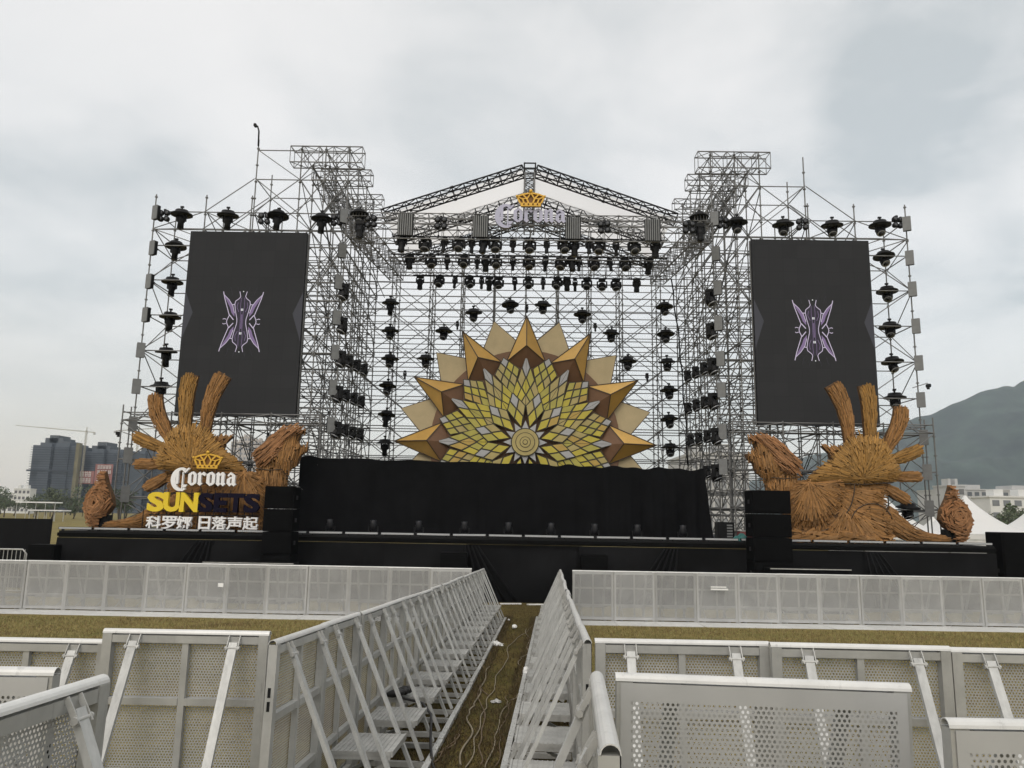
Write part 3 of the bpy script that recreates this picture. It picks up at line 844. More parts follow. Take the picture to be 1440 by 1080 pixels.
# scaffold wall at the back
lb = [2.4+.65*k for k in range(18)]
scaffold('back_scaffold', 'wide scaffold wall behind the sunflower filling the stage opening', [-7.7, -6.0, -4.3, -2.9, -1.45, 0, 1.45, 2.9, 4.3, 6.0, 7.7], [33.2, 34.3, 35.4], lb, lambda i, j: 13.9, DECK,
         braces=('x2',), extra=[((a, 33.15, z), (b, 33.15, z+1.3)) for m, z in enumerate([2.4+1.3*k for k in range(7)]) for a, b in (((-6, -4.3), (-2.9, -1.45), (1.45, 0), (2.9, 4.3), (6, 4.3)) if m % 2 else ((-4.3, -6), (-1.45, -2.9), (0, 1.45), (4.3, 2.9), (4.3, 6)))]
         + [((x, 33.25, z), (x, 34.25, z+1.3)) for x in (-6, -4.3, -1.45, 1.45, 4.3, 6) for z in [2.4+1.3*k for k in range(7)]])
hc = thing('hanging_cable', 'long black cable hanging down the right side of the back scaffold', 'cable', (X(6.2), 30, DECK))
q = MB(); a_, b_ = P(944, 392, 31), P(967, 655, 31)
q.path([a_.lerp(b_, k/14)+Vector((.10*math.sin(math.pi*k/14)+.03*math.sin(k*1.9), .05*math.sin(k), 0)) for k in range(15)], .03, 6); q.build('cord', M['black'], hc)
# thin stay posts of the antenna and the camera on the outer edges
am = thing('antenna', 'small bent antenna on the tip of the tallest left scaffold post', 'antenna', (X(-10.1), 26.6, 16.0))
q = MB(); q.path([(X(-10.08), 26.56, 15.9), (X(-10.1), 26.56, 16.5), (X(-10.16), 26.56, 16.68), (X(-10.24), 26.56, 16.72)], .03, 6); q.build('mast', M['black_metal'], am)
q = MB(); q.box(X(-10.3), X(-10.2), 26.5, 26.62, 16.66, 16.78, bev=.02); q.build('head', M['black'], am)
for u, v, s, n in ((167, 608, -1, 'left'), (1305, 541, 1, 'right')):
    c = P(u, v, 26.6)
    t = thing('security_camera', 'small security camera on an arm at the %s outer edge of the scaffold' % n, 'camera', c, group='security cameras on the scaffold')
    q = MB(); q.tube(c+Vector((-s*.55, 0, -.12)), c+Vector((0, 0, .06)), .014); q.build('arm', M['steel'], t)
    q = MB(); q.box(c.x-.06, c.x+.06, c.y-.09, c.y+.05, c.z-.1, c.z+.02, bev=.015); q.build('body', M['black'], t)
    q = MB(); q.lathe([(.05, 0), (.055, .04), (.03, .06)], 10, Matrix.Translation(c+Vector((0, 0, -.16)))); q.build('dome', M['lens'], t)

# ------------------------------------------------------------------ video screens
def screen(s, n):
    Y = 26.32
    xa, xb = X(-12.19 if s < 0 else 7.98), X(-7.98 if s < 0 else 12.17)
    za, zb = 5.76, 12.46
    t = thing('video_screen', 'tall dark grey video screen with a violet insect figure, hung in the %s scaffold wing' % n, 'video screen', ((xa+xb)/2, Y, za), group='video screens of the stage')
    q = MB(); q.box(xa, xb, Y, Y+.12, za, zb); q.build('cabinet', M['black'], t)
    q = MB()
    nx, nz = 4, 7
    q.box(xa+.005, xb-.005, Y-.006, Y-.001, za+.005, zb-.005); q.build('display', M['screen'], t)
    q = MB()
    for k in range(7): x = xa+(xb-xa)*k/6; q.tube((x, Y+.2, za), (x, Y+.2, zb), .03)
    q.build('hanging_frame', M['steel'], t)
    q = MB(); yf = Y-.008
    zc = (za+zb)/2+.18
    for sx in (-1, 1):
        e = xa+.005 if sx < 0 else xb-.005
        q = MB(); q.add([(e, yf, zc+.95), (e-sx*.33, yf, zc+.15), (e, yf, zc-.85)], [(0, 1, 2) if sx > 0 else (2, 1, 0)])
        q.build('side_facet', M['screen_facet'], t)
    k = .0029; cx, cz = (xa+xb)/2-.02, (za+zb)/2+.02
    fig = MB()
    def line(pts, wd, mi, off):
        for sx in (-1, 1):
            for sz in (-1, 1):
                for a, b in zip(pts[:-1], pts[1:]):
                    A = Vector((cx+sx*a[0]*k, Y-off, cz+sz*a[1]*k)); B = Vector((cx+sx*b[0]*k, Y-off, cz+sz*b[1]*k))
                    fig.bar(A, B, .002, wd*k, (0, 0, 1) if abs((B-A).z) < abs((B-A).x) else (1, 0, 0), mi)
    def fill(pts, mi, off):
        for sx in (-1, 1):
            for sz in (-1, 1):
                vs = [(cx+sx*a*k, Y-off, cz+sz*b*k) for a, b in pts]
                fig.add(vs, [tuple(range(len(vs))) if sx*sz < 0 else tuple(range(len(vs)-1, -1, -1))], mi)
    fill([(235, 330), (170, 270), (115, 190), (90, 100), (90, 60), (130, 110), (150, 170), (215, 290)], 1, .010)
    fill([(30, 315), (45, 290), (88, 252), (93, 215), (78, 140), (60, 30), (56, 1), (2, 1), (2, 315)], 2, .009)
    line([(246, 375), (222, 280), (152, 75), (175, 25), (180, 0)], 9, 0, .013)
    line([(246, 375), (240, 340), (170, 272), (118, 195), (92, 105)], 7, 0, .015)
    line([(150, 82), (98, 20)], 11, 0, .016)
    line([(45, 378), (30, 315), (42, 293), (88, 255), (95, 215), (82, 135), (57, 35), (54, 0)], 8, 0, .017)
    line([(92, 213), (128, 211)], 9, 0, .018)
    line([(185, 26), (212, 34), (228, 26)], 8, 0, .018)
    line([(20, 300), (24, 200), (14, 100), (16, 0)], 4, 1, .014)
    line([(56, 240), (66, 180), (40, 120)], 5, 1, .014)
    line([(4, 90), (4, 0)], 5, 1, .014)
    line([(130, 330), (150, 400), (165, 430)], 4, 2, .012)
    line([(60, 380), (75, 440)], 4, 2, .012)
    for sz in (-1, 1):
        fig.box(cx-14*k, cx-4*k, Y-.021, Y-.019, cz+sz*148*k-14*k, cz+sz*148*k+14*k, 3)
        fig.box(cx+2*k, cx+12*k, Y-.021, Y-.019, cz+sz*148*k-14*k, cz+sz*148*k+14*k, 3)
        fig.box(cx-6*k, cx+6*k, Y-.021, Y-.019, cz+sz*378*k-6*k, cz+sz*378*k+6*k, 3)
    fig.build('insect_figure', [M['motif_line'], M['motif_fill'], M['motif_dim'], M['motif_dot']], t)
screen(-1, 'left'); screen(1, 'right')
# ------------------------------------------------------------------ lamps: one of each kind, then copies
def face(ang): return Matrix.Rotation(ang, 4, 'X')
def make_wash():
    t = thing('wash_light', '', 'stage light')
    q = MB(); q.box(-.15, .15, -.11, .11, -.13, 0, bev=.02); q.build('base', M['black'], t)
    q = MB()
    for s in (-1, 1): q.box(s*.2-.03, s*.2+.03, -.06, .06, -.42, -.13, bev=.02)
    q.box(-.2, .2, -.06, .06, -.16, -.131); q.build('yoke', M['black'], t)
    T = Matrix.Translation((0, 0, -.36)) @ face(R(152))
    q = MB(); q.lathe([(.06, -.16), (.13, -.14), (.165, -.05), (.17, .06), (.16, .11)], 14, T); q.build('head', M['black'], t)
    q = MB(); q.lathe([(.155, .112), (.155, .125), (.13, .125)], 16, T, 0, False); l = q.build('lens_glint_ring', M['lens_glint_rim'], t)  # pale ring painted as the glint of the lens
    q = MB(); q.lathe([(.125, .128), (.09, .15), (.03, .16)], 14, T); q.build('lens', M['lens'], l)
    return t
def make_spot(w_, l_, nm):
    t = thing(nm, '', 'stage light')
    q = MB(); q.box(-w_, w_, -w_*.7, w_*.7, -.13, 0, bev=.015); q.build('base', M['black'], t)
    q = MB()
    for s in (-1, 1): q.box(s*w_*1.05-.02, s*w_*1.05+.02, -.05, .05, -.33, -.13, bev=.01)
    q.build('yoke', M['black'], t)
    T = Matrix.Translation((0, 0, -.16)) @ face(R(172))
    q = MB(); q.lathe([(w_*.5, 0), (w_*.85, .03), (w_*.9, l_*.45), (w_*.7, l_*.55), (w_*.8, l_*.95), (w_*.78, l_)], 12, T); q.build('head', M['black'], t)
    q = MB(); q.lathe([(w_*.7, l_+.001), (w_*.5, l_+.02)], 12, T); q.build('lens', M['lens'], t)
    q = MB()
    for k in range(4): q.lathe([(w_*.93, l_*.1+k*.05), (w_*.93, l_*.1+k*.05+.015)], 12, T, 0, False)
    q.build('cooling_fins', M['black_metal'], t)
    return t
def make_hat(kind):
    t = thing('hooded_light', '', 'stage light')
    q = MB(); q.lathe([(.05, .02), (.22, 0), (.25, -.09), (.38, -.14), (.385, -.185), (.34, -.19), (.2, -.15)], 20); q.build('rain_hood', M['black'], t)
    q = MB(); q.tube((0, 0, .02), (0, 0, .14), .03, 8); q.box(-.06, .06, -.03, .03, .1, .16); q.build('clamp', M['black_metal'], t)
    q = MB()
    for s in (-1, 1): q.box(s*.15-.025, s*.15+.025, -.05, .05, -.42, -.17, bev=.01)
    q.build('yoke', M['black'], t)
    if kind == 'round':
        T = Matrix.Translation((0, 0, -.38)) @ face(R(150))
        q = MB(); q.lathe([(.07, -.14), (.13, -.12), (.16, 0), (.165, .08), (.15, .12)], 14, T); q.build('head', M['black'], t)
        q = MB(); q.lathe([(.145, .122), (.145, .135), (.115, .135)], 14, T, 0, False); l = q.build('lens_glint_ring', M['lens_glint_rim'], t)
        q = MB(); q.lathe([(.11, .138), (.03, .16)], 12, T); q.build('lens', M['lens'], l)
    else:
        T = Matrix.Translation((0, 0, -.2)) @ face(R(176))
        q = MB(); q.lathe([(.09, 0), (.14, .05), (.14, .22), (.105, .28), (.115, .5)], 12, T); q.build('head', M['black'], t)
        q = MB(); q.lathe([(.10, .501), (.06, .52)], 12, T); q.build('lens', M['lens'], t)
    return t
def make_four():
    t = thing('four_lamp_blinder', '', 'stage light')
    q = MB(); q.tube((0, .05, .26), (0, .05, -.05), .02); q.box(-.04, .04, 0, .08, .2, .28); q.build('bracket', M['black_metal'], t)
    for k in range(4):
        a = R(45+90*k); c = Vector((math.cos(a)*.16, 0, math.sin(a)*.16))
        q = MB(); q.lathe([(.05, -.1), (.095, -.04), (.11, .06), (.10, .07)], 12, Matrix.Translation(c) @ face(R(90))); l = q.build('lamp', M['black'], t)
        q = MB(); q.lathe([(.09, .071), (.04, .082)], 12, Matrix.Translation(c) @ face(R(90))); q.build('lens', M['lens'], l)
    return t
def make_strobe():
    t = thing('grey_strobe', '', 'stage light')
    q = MB(); q.box(-.15, .15, .03, .16, -.28, .28, bev=.02); q.build('housing', M['black'], t)
    q = MB(); q.box(-.15, .15, 0, .029, -.285, .285, bev=.015); q.build('front_panel', M['grey_box'], t)
    q = MB(); q.box(-.02, .02, .16, .3, -.03, .03); q.build('bracket', M['black_metal'], t)
    return t
def make_matrix():
    t = thing('ribbed_panel_light', '', 'stage light')
    q = MB(); q.box(-.27, .27, .03, .12, -.42, .36); q.build('frame', M['black_metal'], t)
    q = MB()
    for k in range(7): q.box(-.25+k*.073, -.25+k*.073+.038, 0, .028, -.41, .35)
    q.build('light_bars', M['grey_box'], t)
    q = MB()
    for s in (-1, 1): q.tube((s*.2, .06, .36), (s*.2, .06, .5), .015)
    q.build('hanger', M['black_metal'], t)
    return t
PROTO = {}
MAKE = dict(wash=make_wash, narrow=lambda: make_spot(.085, .40, 'narrow_spotlight'), big=lambda: make_spot(.15, .46, 'profile_spotlight'),
            hatr=lambda: make_hat('round'), hatn=lambda: make_hat('narrow'), four=make_four, strobe=make_strobe, matrix=make_matrix)
def lamp(kind, pos, label, group, rz=0, rx=0, sc=1):
    if kind not in PROTO: PROTO[kind] = MAKE[kind](); o = PROTO[kind]
    else: o = copy_tree(PROTO[kind])
    o.location = pos; o.rotation_euler = (rx, 0, rz); o.scale = (sc, sc, sc)
    tag(o, label, 'stage light', group)
    return o
Z3 = lambda x, y: (480+x/2.769, 220+y/2.769)
Z4 = lambda x, y: (480+x/2.769, 420+y/2.769)
rowA = 'b238 w326 n402 w458 n508 b558 w600 n668 w733 n800 w866 b908 n963 w1003 n1068 w1138 b1222'
rowB = 'b266 w350 n412 w480 n530 b563 w603 n668 w730 n795 w855 b895 n926 w982 n1044 w1104 b1197'
rowC = 'b308 w384 n444 w500 n547 b577 w614 n674 w728 n786 w842 b878 n910 w956 w1015 w1070 b1150'
kinds = {'b': ('big', 'profile spotlight'), 'w': ('wash', 'round wash light'), 'n': ('narrow', 'narrow spotlight')}
for row, y, Y, zt, nm in ((rowA, 318, 25.2, None, 'front roof truss'), (rowB, 389, 28.2, None, 'middle roof truss'), (rowC, 470, 31.8, None, 'rear roof truss')):
    items = row.split()
    for k, it in enumerate(items):
        kd, ln = kinds[it[0]]
        u, v = Z3(float(it[1:]), y)
        v += (float(it[1:])-730)*.0171/2.769
        lamp(kd, P(u, v, Y), 'black %s under the %s, %s in that row from the left' % (ln, nm, ORD[k]), 'lamps hanging under the %s' % nm, rz=random.uniform(-.5, .5), rx=random.uniform(-.22, .22))
    rl = thing('lamp_bar', 'thin black pipe along the bottom of the %s from which lamps hang' % nm, 'pipe', P(738, 220+y/2.769, Y), group='lamp pipes of the roof')
    a = P(*Z3(200 if Y < 30 else 280, y-8), Y); b = P(*Z3(1270 if Y < 30 else 1180, y+9), Y)
    q = MB(); q.tube(a, b, .03, 8); q.build('pipe', M['black_metal'], rl)
    q = MB()
    for k in range(9):
        c = a.lerp(b, (k+.5)/9); q.tube(c, c+Vector((0, 0, .3)), .012); q.box(c.x-.03, c.x+.03, c.y-.03, c.y+.03, c.z-.03, c.z+.06)
    q.build('clamps', M['black_metal'], rl)
for k, u in enumerate((570, 676, 806, 918)):
    lamp('matrix', P(u, 314+k*2.6, 24.85), 'grey ribbed panel light on the front truss, %s from the left' % ORD[k], 'ribbed panel lights on the front truss')
# hooded lamps round the flower on the scaffold wall
wl = [(192, 20, 'n'), (515, 58, 'r'), (657, 28, 'r'), (786, 28, 'r'), (938, 65, 'r'), (1257, 35, 'r'), (190, 128, 'r'), (400, 130, 'r'), (1052, 138, 'r'), (1262, 142, 'r'),
      (190, 237, 'r'), (330, 237, 'r'), (1116, 247, 'r'), (1268, 250, 'r'), (182, 343, 'r'), (1275, 360, 'r'), (178, 455, 'n'), (1275, 472, 'r'), (170, 565, 'n'), (1280, 582, 'r')]
cols = {}
for (x, y, k) in wl:
    key = 'left column' if x < 200 else 'right column' if x > 1250 else 'arch above the sunflower'
    cols.setdefault(key, []).append((x, y, k))
for key, its in cols.items():
    its.sort(key=lambda q: q[0] if 'arch' in key else q[1])
    for k, (x, y, kd) in enumerate(its):
        u, v = Z4(x, y-17)
        lamp('hatr' if kd == 'r' else 'hatn', P(u, v, 32.9), 'hooded lamp on the back scaffold, %s %s in the %s' % (ORD[k], 'from the left' if 'arch' in key else 'from the top', key), 'hooded lamps on the back scaffold', rz=random.uniform(-.6, .6), rx=random.uniform(-.12, .12))
# hooded lamps on the screen wings
for s, top, side in (('left', [(256, 296, 'n'), (321, 297, 'n'), (392, 298, 'n'), (453, 302, 'n')], [(248, 341), (243, 391), (240, 440), (234, 489), (227, 537), (240, 630)]),
                     ('right', [(1036, 307, 'r'), (1101, 310, 'r'), (1170, 311, 'r'), (1237, 311, 'r')], [(1242, 355), (1247, 404), (1251, 454), (1254, 503), (1258, 553), (1277, 707)])):
    for k, (u, v, kd) in enumerate(top):
        lamp('hatr' if kd == 'r' else 'hatn', P(u, v, 26.4), 'black hooded lamp hanging above the %s video screen, %s from the left' % (s, ORD[k]), 'hooded lamps above the screens', rz=random.uniform(-.3, .3), rx=random.uniform(-.1, .1))
    for k, (u, v) in enumerate(side):
        kd = 'hatn' if s == 'left' and k < 5 else 'hatr'
        lamp(kd, P(u, v, 27.4 if k < 5 else 26.2), 'black hooded lamp outside the %s video screen, %s from the top' % (s, ORD[k]), 'hooded lamps beside the screens', rz=random.uniform(-.4, .4), rx=random.uniform(-.14, .14))
for k, (u, v, Y, w_) in enumerate(((231, 304, 26.45, 'at the upper left corner of the left screen scaffold'), (372, 308, 26.45, 'between hooded lamps above the left screen'), (474, 310, 26.45, 'beside the rightmost hooded lamp of the left wing'), (522, 312, 24.8, 'on the left end of the front truss'),
        (620, 314, 24.8, 'on the front truss between the left ribbed panels'), (850, 320, 24.8, 'on the front truss between the right ribbed panels'), (969, 320, 24.8, 'on the right end of the front truss'), (1016, 314, 26.45, 'beside the leftmost hooded lamp of the right wing'), (1128, 316, 26.45, 'between hooded lamps above the right screen'), (1262, 313, 26.45, 'at the upper right corner of the right screen scaffold'))):
    lamp('four', P(u, v, Y), 'black cross-shaped four-lamp blinder ' + w_, 'four-lamp blinders', rz=random.uniform(-.3, .3))
for s, u, v in (('left', 506, 296), ('right', 983, 300)):
    lamp('hatr', P(u, v, 24.9), 'black hooded lamp on top of the %s end of the front truss' % s, 'hooded lamps on the front truss', sc=.85)
    lamp('big', P(u+1, v+15, 24.85), 'black spotlight tucked inside the %s end of the front truss' % s, 'spotlights in the truss ends')
# grey strobes
so_ = {'outer edge of the left scaffold wing': [(217, 298), (213, 348), (208, 395), (203, 442), (198, 492), (192, 543), (187, 596), (180, 640), (176, 695)],
       'inner edge of the left scaffold wing': [(484, 303), (482, 352), (477, 396), (474, 446), (472, 495), (469, 545), (466, 597)],
       'outer edge of the right scaffold wing': [(1275, 314), (1279, 362), (1283, 406), (1288, 458), (1292, 510), (1295, 562), (1299, 615), (1304, 664), (1307, 715)],
       'inner edge of the right scaffold wing': [(1004.6, 307), (1006, 356), (1009, 404), (1010, 454), (1013, 504), (1014.6, 548), (1016, 607), (1017, 656)]}
for key, its in so_.items():
    for k, (u, v) in enumerate(its):
        lamp('strobe', P(u, v, 26.3 if v < 630 else 25.8), 'grey strobe box on the %s, %s from the top' % (key, ORD[k]), 'strobe boxes on the scaffold', rz=(.5 if u < 200 or 900 < u < 1200 else -.5)*(1 if 'outer' in key else -1), sc=.92)
# inner lamps: rows running back into the towers
inn = {'left': [(484, 409, 1), (482, 456, 1), (480, 503, 4), (475.5, 552, 4), (473.5, 602, 4)], 'right': [(999, 417, 1), (1000, 464, 1), (1002, 513, 4), (1003, 562, 4), (1007, 611, 4), (1007, 662, 2)]}
for s, its in inn.items():
    sg = -1 if s == 'left' else 1
    for k, (u, v, n) in enumerate(its):
        a = P(u, v-9, 26.5)
        for j in range(n):
            pos = a+Vector((0, j*.78 if n > 1 else 0, 0))
            if j: pos.x -= sg*.12*j
            lamp('wash', pos, 'black round lamp inside the %s tower, %s row from the top, %s from the front' % (s, ORD[k], ORD[j]), 'round lamps on the inner faces of the towers', rz=sg*.9, sc=1.12 if j == 0 else .85)
# little lamps on the star tips
for k, (x, y) in enumerate(((248, 290), (452, 98), (722, 32), (988, 105), (1190, 300))):
    lamp('narrow', P(*Z4(x, y-10), 28.85), 'small black lamp standing on a point of the sunflower, %s from the left' % ORD[k], 'lamps on the points of the sunflower', sc=.6, rz=.3)
# lamps standing on the deck before the curtain
def make_uplight():
    t = thing('deck_light', '', 'stage light')
    q = MB(); q.box(-.14, .14, -.12, .12, 0, .1, bev=.02); q.build('base', M['black'], t)
    q = MB()
    for s in (-1, 1): q.box(s*.14-.02, s*.14+.02, -.04, .04, .1, .26, bev=.01)
    q.build('yoke', M['black'], t)
    T = Matrix.Translation((0, 0, .16)) @ face(R(12))
    q = MB(); q.lathe([(.06, -.04), (.105, 0), (.11, .16), (.09, .2), (.1, .3)], 12, T); q.build('head', mat('deck_lamp_shell', (.012, .012, .014), .5, spec=.3), t)
    q = MB(); q.lathe([(.09, .301), (.05, .315)], 12, T); q.build('lens', M['lens'], t)
    return t
ul = make_uplight()
for k, u in enumerate((464, 525, 589, 653, 715, 775, 836, 896, 960)):
    o = ul if k == 0 else copy_tree(ul)
    c = P(u, 744, 25.2); o.location = (c.x, 25.2, DECK)
    tag(o, 'small dark moving lamp standing on the deck before the curtain, %s from the left' % ORD[k], 'stage light', 'lamps standing before the curtain')
# light bars along the lip
def make_bar():
    t = thing('light_bar', '', 'light bar')
    q = MB(); q.box(-.52, .52, 0, .09, 0, .075, bev=.012); q.build('housing', M['black_metal'], t)
    q = MB(); q.box(-.50, .50, -.012, -.001, .012, .066)
    for k in range(18): q.box(-.49+k*.0555, -.49+k*.0555+.034, -.02, -.0121, .018, .06)
    q.build('lens_strip', M['lit_strip'], t)
    for s in (-1, 1):
        q = MB(); q.box(s*.4-.02, s*.4+.02, .0, .1, -.03, -.001); q.build('foot', M['black_metal'], t)
    return t
lb0 = make_bar()
for k in range(26):
    o = lb0 if k == 0 else copy_tree(lb0)
    o.location = (X(-13.88+1.105*k), 24.02, DECK+.032)
    o.rotation_euler = (0, random.uniform(-.008, .008), random.uniform(-.03, .03))
    tag(o, 'slim light bar with pale lenses on the stage lip, %s from the left' % ORD[k], 'light bar', 'light bars along the stage lip')
# ------------------------------------------------------------------ the sunflower
FY = 29.0; FCX, FCZ = X(0.0), 5.25; FS = 29.0/1080/2.769*1.02     # metres per zoomed pixel
pal = [mat('leaf_yellow', (.47, .39, .04), .45, 0, .12, 3), mat('leaf_olive', (.38, .335, .06), .45, 0, .12, 3), mat('leaf_khaki', (.38, .305, .11), .45, 0, .12, 3),
       mat('leaf_amber', (.43, .29, .06), .45, 0, .12, 3), mat('leaf_silver', (.36, .36, .36), .4, 0, .1, 3), mat('leading_black', (.035, .03, .012), .5)]
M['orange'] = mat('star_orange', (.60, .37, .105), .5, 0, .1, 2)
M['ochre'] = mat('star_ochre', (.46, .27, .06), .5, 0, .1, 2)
M['starbrown'] = mat('star_brown', (.165, .085, .042), .6, 0, .12, 3)
M['beige'] = mat('beige_panel', (.48, .385, .22), .6, 0, .1, 1.5)
M['edge'] = mat('dark_panel_edge', (.05, .03, .015), .6)
fl = thing('sunflower_backdrop', 'giant stained-glass style sunflower with orange star points at the back of the stage', 'stage decoration', (FCX, FY, DECK))
def rot2(a, x, z): # a clockwise from up
    return (FCX+(x*math.cos(a)+z*math.sin(a))*FS, FCZ+(-x*math.sin(a)+z*math.cos(a))*FS)
def poly_at(a, pts): return [rot2(a, x, z) for x, z in pts]
def inset(pts, d):
    c = np.mean(np.array(pts), axis=0)
    out_ = []
    for p in pts:
        v = np.array(p)-c; l = np.linalg.norm(v); out_.append(tuple(c+v*max(0, (l-d)/l)))
    return out_
def kite_cells(q, a, base, side_r, side_w, tip, n, y, colour, split_tip=False):
    V = np.array([0, base]); Lc = np.array([-side_w, side_r]); Rc = np.array([side_w, side_r]); T = np.array([0, tip])
    f = lambda u, v: (1-u)*(1-v)*V+u*(1-v)*Rc+(1-u)*v*Lc+u*v*T
    q.prism(poly_at(a, [tuple(p) for p in (V, Rc, T, Lc)]), y, y+.06, 5)
    for i in range(n):
        for j in range(n):
            c = [f(i/n, j/n), f((i+1)/n, j/n), f((i+1)/n, (j+1)/n), f(i/n, (j+1)/n)]
            col = colour(i, j)
            yy = y-.02-.004*((i+j) % 2)
            if split_tip and i == j:
                for h in ([c[0], c[1], c[2]], [c[0], c[2], c[3]]): q.prism(inset(poly_at(a, [tuple(p) for p in h]), .042), yy, y-.001, col)
            else: q.prism(inset(poly_at(a, [tuple(p) for p in c]), .042), yy, y-.001, col)
vis = lambda a: math.cos(a) > -.55
for k in range(12):
    a = R(15+30*k)
    if not vis(a): continue
    q = MB(); pts = poly_at(a, [(0, 300), (-76, 385), (0, 505), (76, 385)] if False else [(-84, 300), (-66, 406), (0, 502), (66, 406), (84, 300)])
    q.prism(pts, FY+.25, FY+.33, 1); q.prism(inset(pts, .035), FY+.235, FY+.249, 0)
    q.build('beige_panel', [M['beige'], M['edge']], fl)
q = MB(); q.prism([(FCX+math.cos(t)*365*FS, FCZ+math.sin(t)*365*FS) for t in [R(k*6) for k in range(-6, 37)]], FY+.1, FY+.24, 0)
q.build('backboard', M['starbrown'], fl)
for k in range(12):
    a = R(30*k)
    if not vis(a): continue
    q = MB()
    tip = (0, 503); lf = (-76, 318); rg = (76, 318); ap = (0, 372); bt = (0, 285)
    def v3(p, y): x, z = rot2(a, *p); return (x, y, z)
    ya, yb = FY-.42, FY+.08
    T_, L_, R_, A_, B_ = v3(tip, yb), v3(lf, yb), v3(rg, yb), v3(ap, ya), v3(bt, yb)
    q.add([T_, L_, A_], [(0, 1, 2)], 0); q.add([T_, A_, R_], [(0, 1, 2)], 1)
    q.add([L_, B_, A_], [(0, 1, 2)], 2); q.add([B_, R_, A_], [(0, 1, 2)], 2)
    q.add([T_, R_, B_, L_], [(0, 1, 2, 3)], 2)
    for s_, e_ in ((T_, L_), (T_, R_), (T_, A_), (L_, A_), (R_, A_)):
        q.bar(Vector(s_)+Vector((0, -.012, 0)), Vector(e_)+Vector((0, -.012, 0)), .035, .035, (0, 1, 0), 3)
    q.build('star_point', [M['orange'], M['ochre'], M['starbrown'], M['edge']], fl)
rr = random.Random(4)
pick = lambda: rr.choice((0, 0, 1, 1, 2, 2, 3))
for k in range(12):
    q = MB(); kite_cells(q, R(15+30*k), 188, 285, 50, 344, 3, FY-.06, lambda i, j: 4 if i == j == 2 else pick())
    q.build('outer_petal', pal, fl)
for k in range(12):
    q = MB(); kite_cells(q, R(30*k), 140, 190, 51, 340, 3, FY-.14, lambda i, j: 4 if i == j == 2 else pick(), True)
    q.build('middle_petal', pal, fl)
for k in range(12):
    q = MB(); kite_cells(q, R(15+30*k), 60, 137, 37, 198, 2, FY-.22, lambda i, j: 0 if i == j == 0 else 4 if i == j else rr.choice((2, 2, 3, 1)))
    q.build('inner_petal', pal, fl)
q = MB()
for k in range(12):
    a = R(30*k)
    q.prism(poly_at(a, [(-15, 50), (0, 86), (15, 50)]), FY-.29, FY-.23, 5)
    q.prism(inset(poly_at(a, [(-15, 50), (0, 86), (15, 50)]), .03), FY-.31, FY-.291, 4)
q.build('centre_spikes', pal, fl)
q = MB(); Tc = Matrix.Translation((FCX, FY-.24, FCZ)) @ Matrix.Rotation(R(90), 4, 'X')
for r_, h_, m_ in ((54, .12, 5), (50, .135, 2), (37, .15, 5), (34.5, .16, 2), (21, .17, 5), (18.5, .18, 2), (10, .19, 5), (7.5, .2, 2)):
    q.lathe([(r_*FS, 0), (r_*FS, h_)], 40, Tc, m_, False)
q.build('centre_disc', pal, fl)
q = MB()
for x in (-3.4, -1.6, 1.6, 3.4): q.tube((X(x), FY+.45, DECK), (X(x), FY+.45, 7.6-abs(x)*.6), .035); q.tube((X(x), FY+.45, 6), (X(x), FY+2.2, DECK), .03)
q.build('support_posts', M['steel'], fl)

# ------------------------------------------------------------------ driftwood beasts
SY = 25.2
def z7(x, y): q = P(1000+x/4.153, 520+y/4.153, SY); return (q.x-X0, max(q.z, DECK))
def z6(x, y): q = P(920+x/2.769, 450+y/2.769, SY); return (q.x-X0, max(q.z, DECK))
def inside(poly, p):
    c = False; n = len(poly); x, y = p
    for i in range(n):
        (x1, y1), (x2, y2) = poly[i], poly[i-1]
        if (y1 > y) != (y2 > y) and x < (x2-x1)*(y-y1)/(y2-y1)+x1: c = not c
    return c
def edged(poly, p):
    p = np.array(p); A = np.array(poly); B = np.roll(A, -1, axis=0); d = B-A
    t = np.clip(((p-A)*d).sum(1)/np.maximum((d*d).sum(1), 1e-9), 0, 1)
    return float(np.sqrt((((A+d*t[:, None])-p)**2).sum(1)).min())
def hgt(poly, p, T, D): 
    if not inside(poly, p): return 0
    u = min(1, edged(poly, p)/D); return T*math.sqrt(max(0, 1-(1-u)**2))
def finish(q, s, name, mats, parent):
    q.v = [(X(s*x), y, z) for x, y, z in q.v]
    if s < 0: q.f = [f[::-1] for f in q.f]
    return q.build(name, mats, parent)
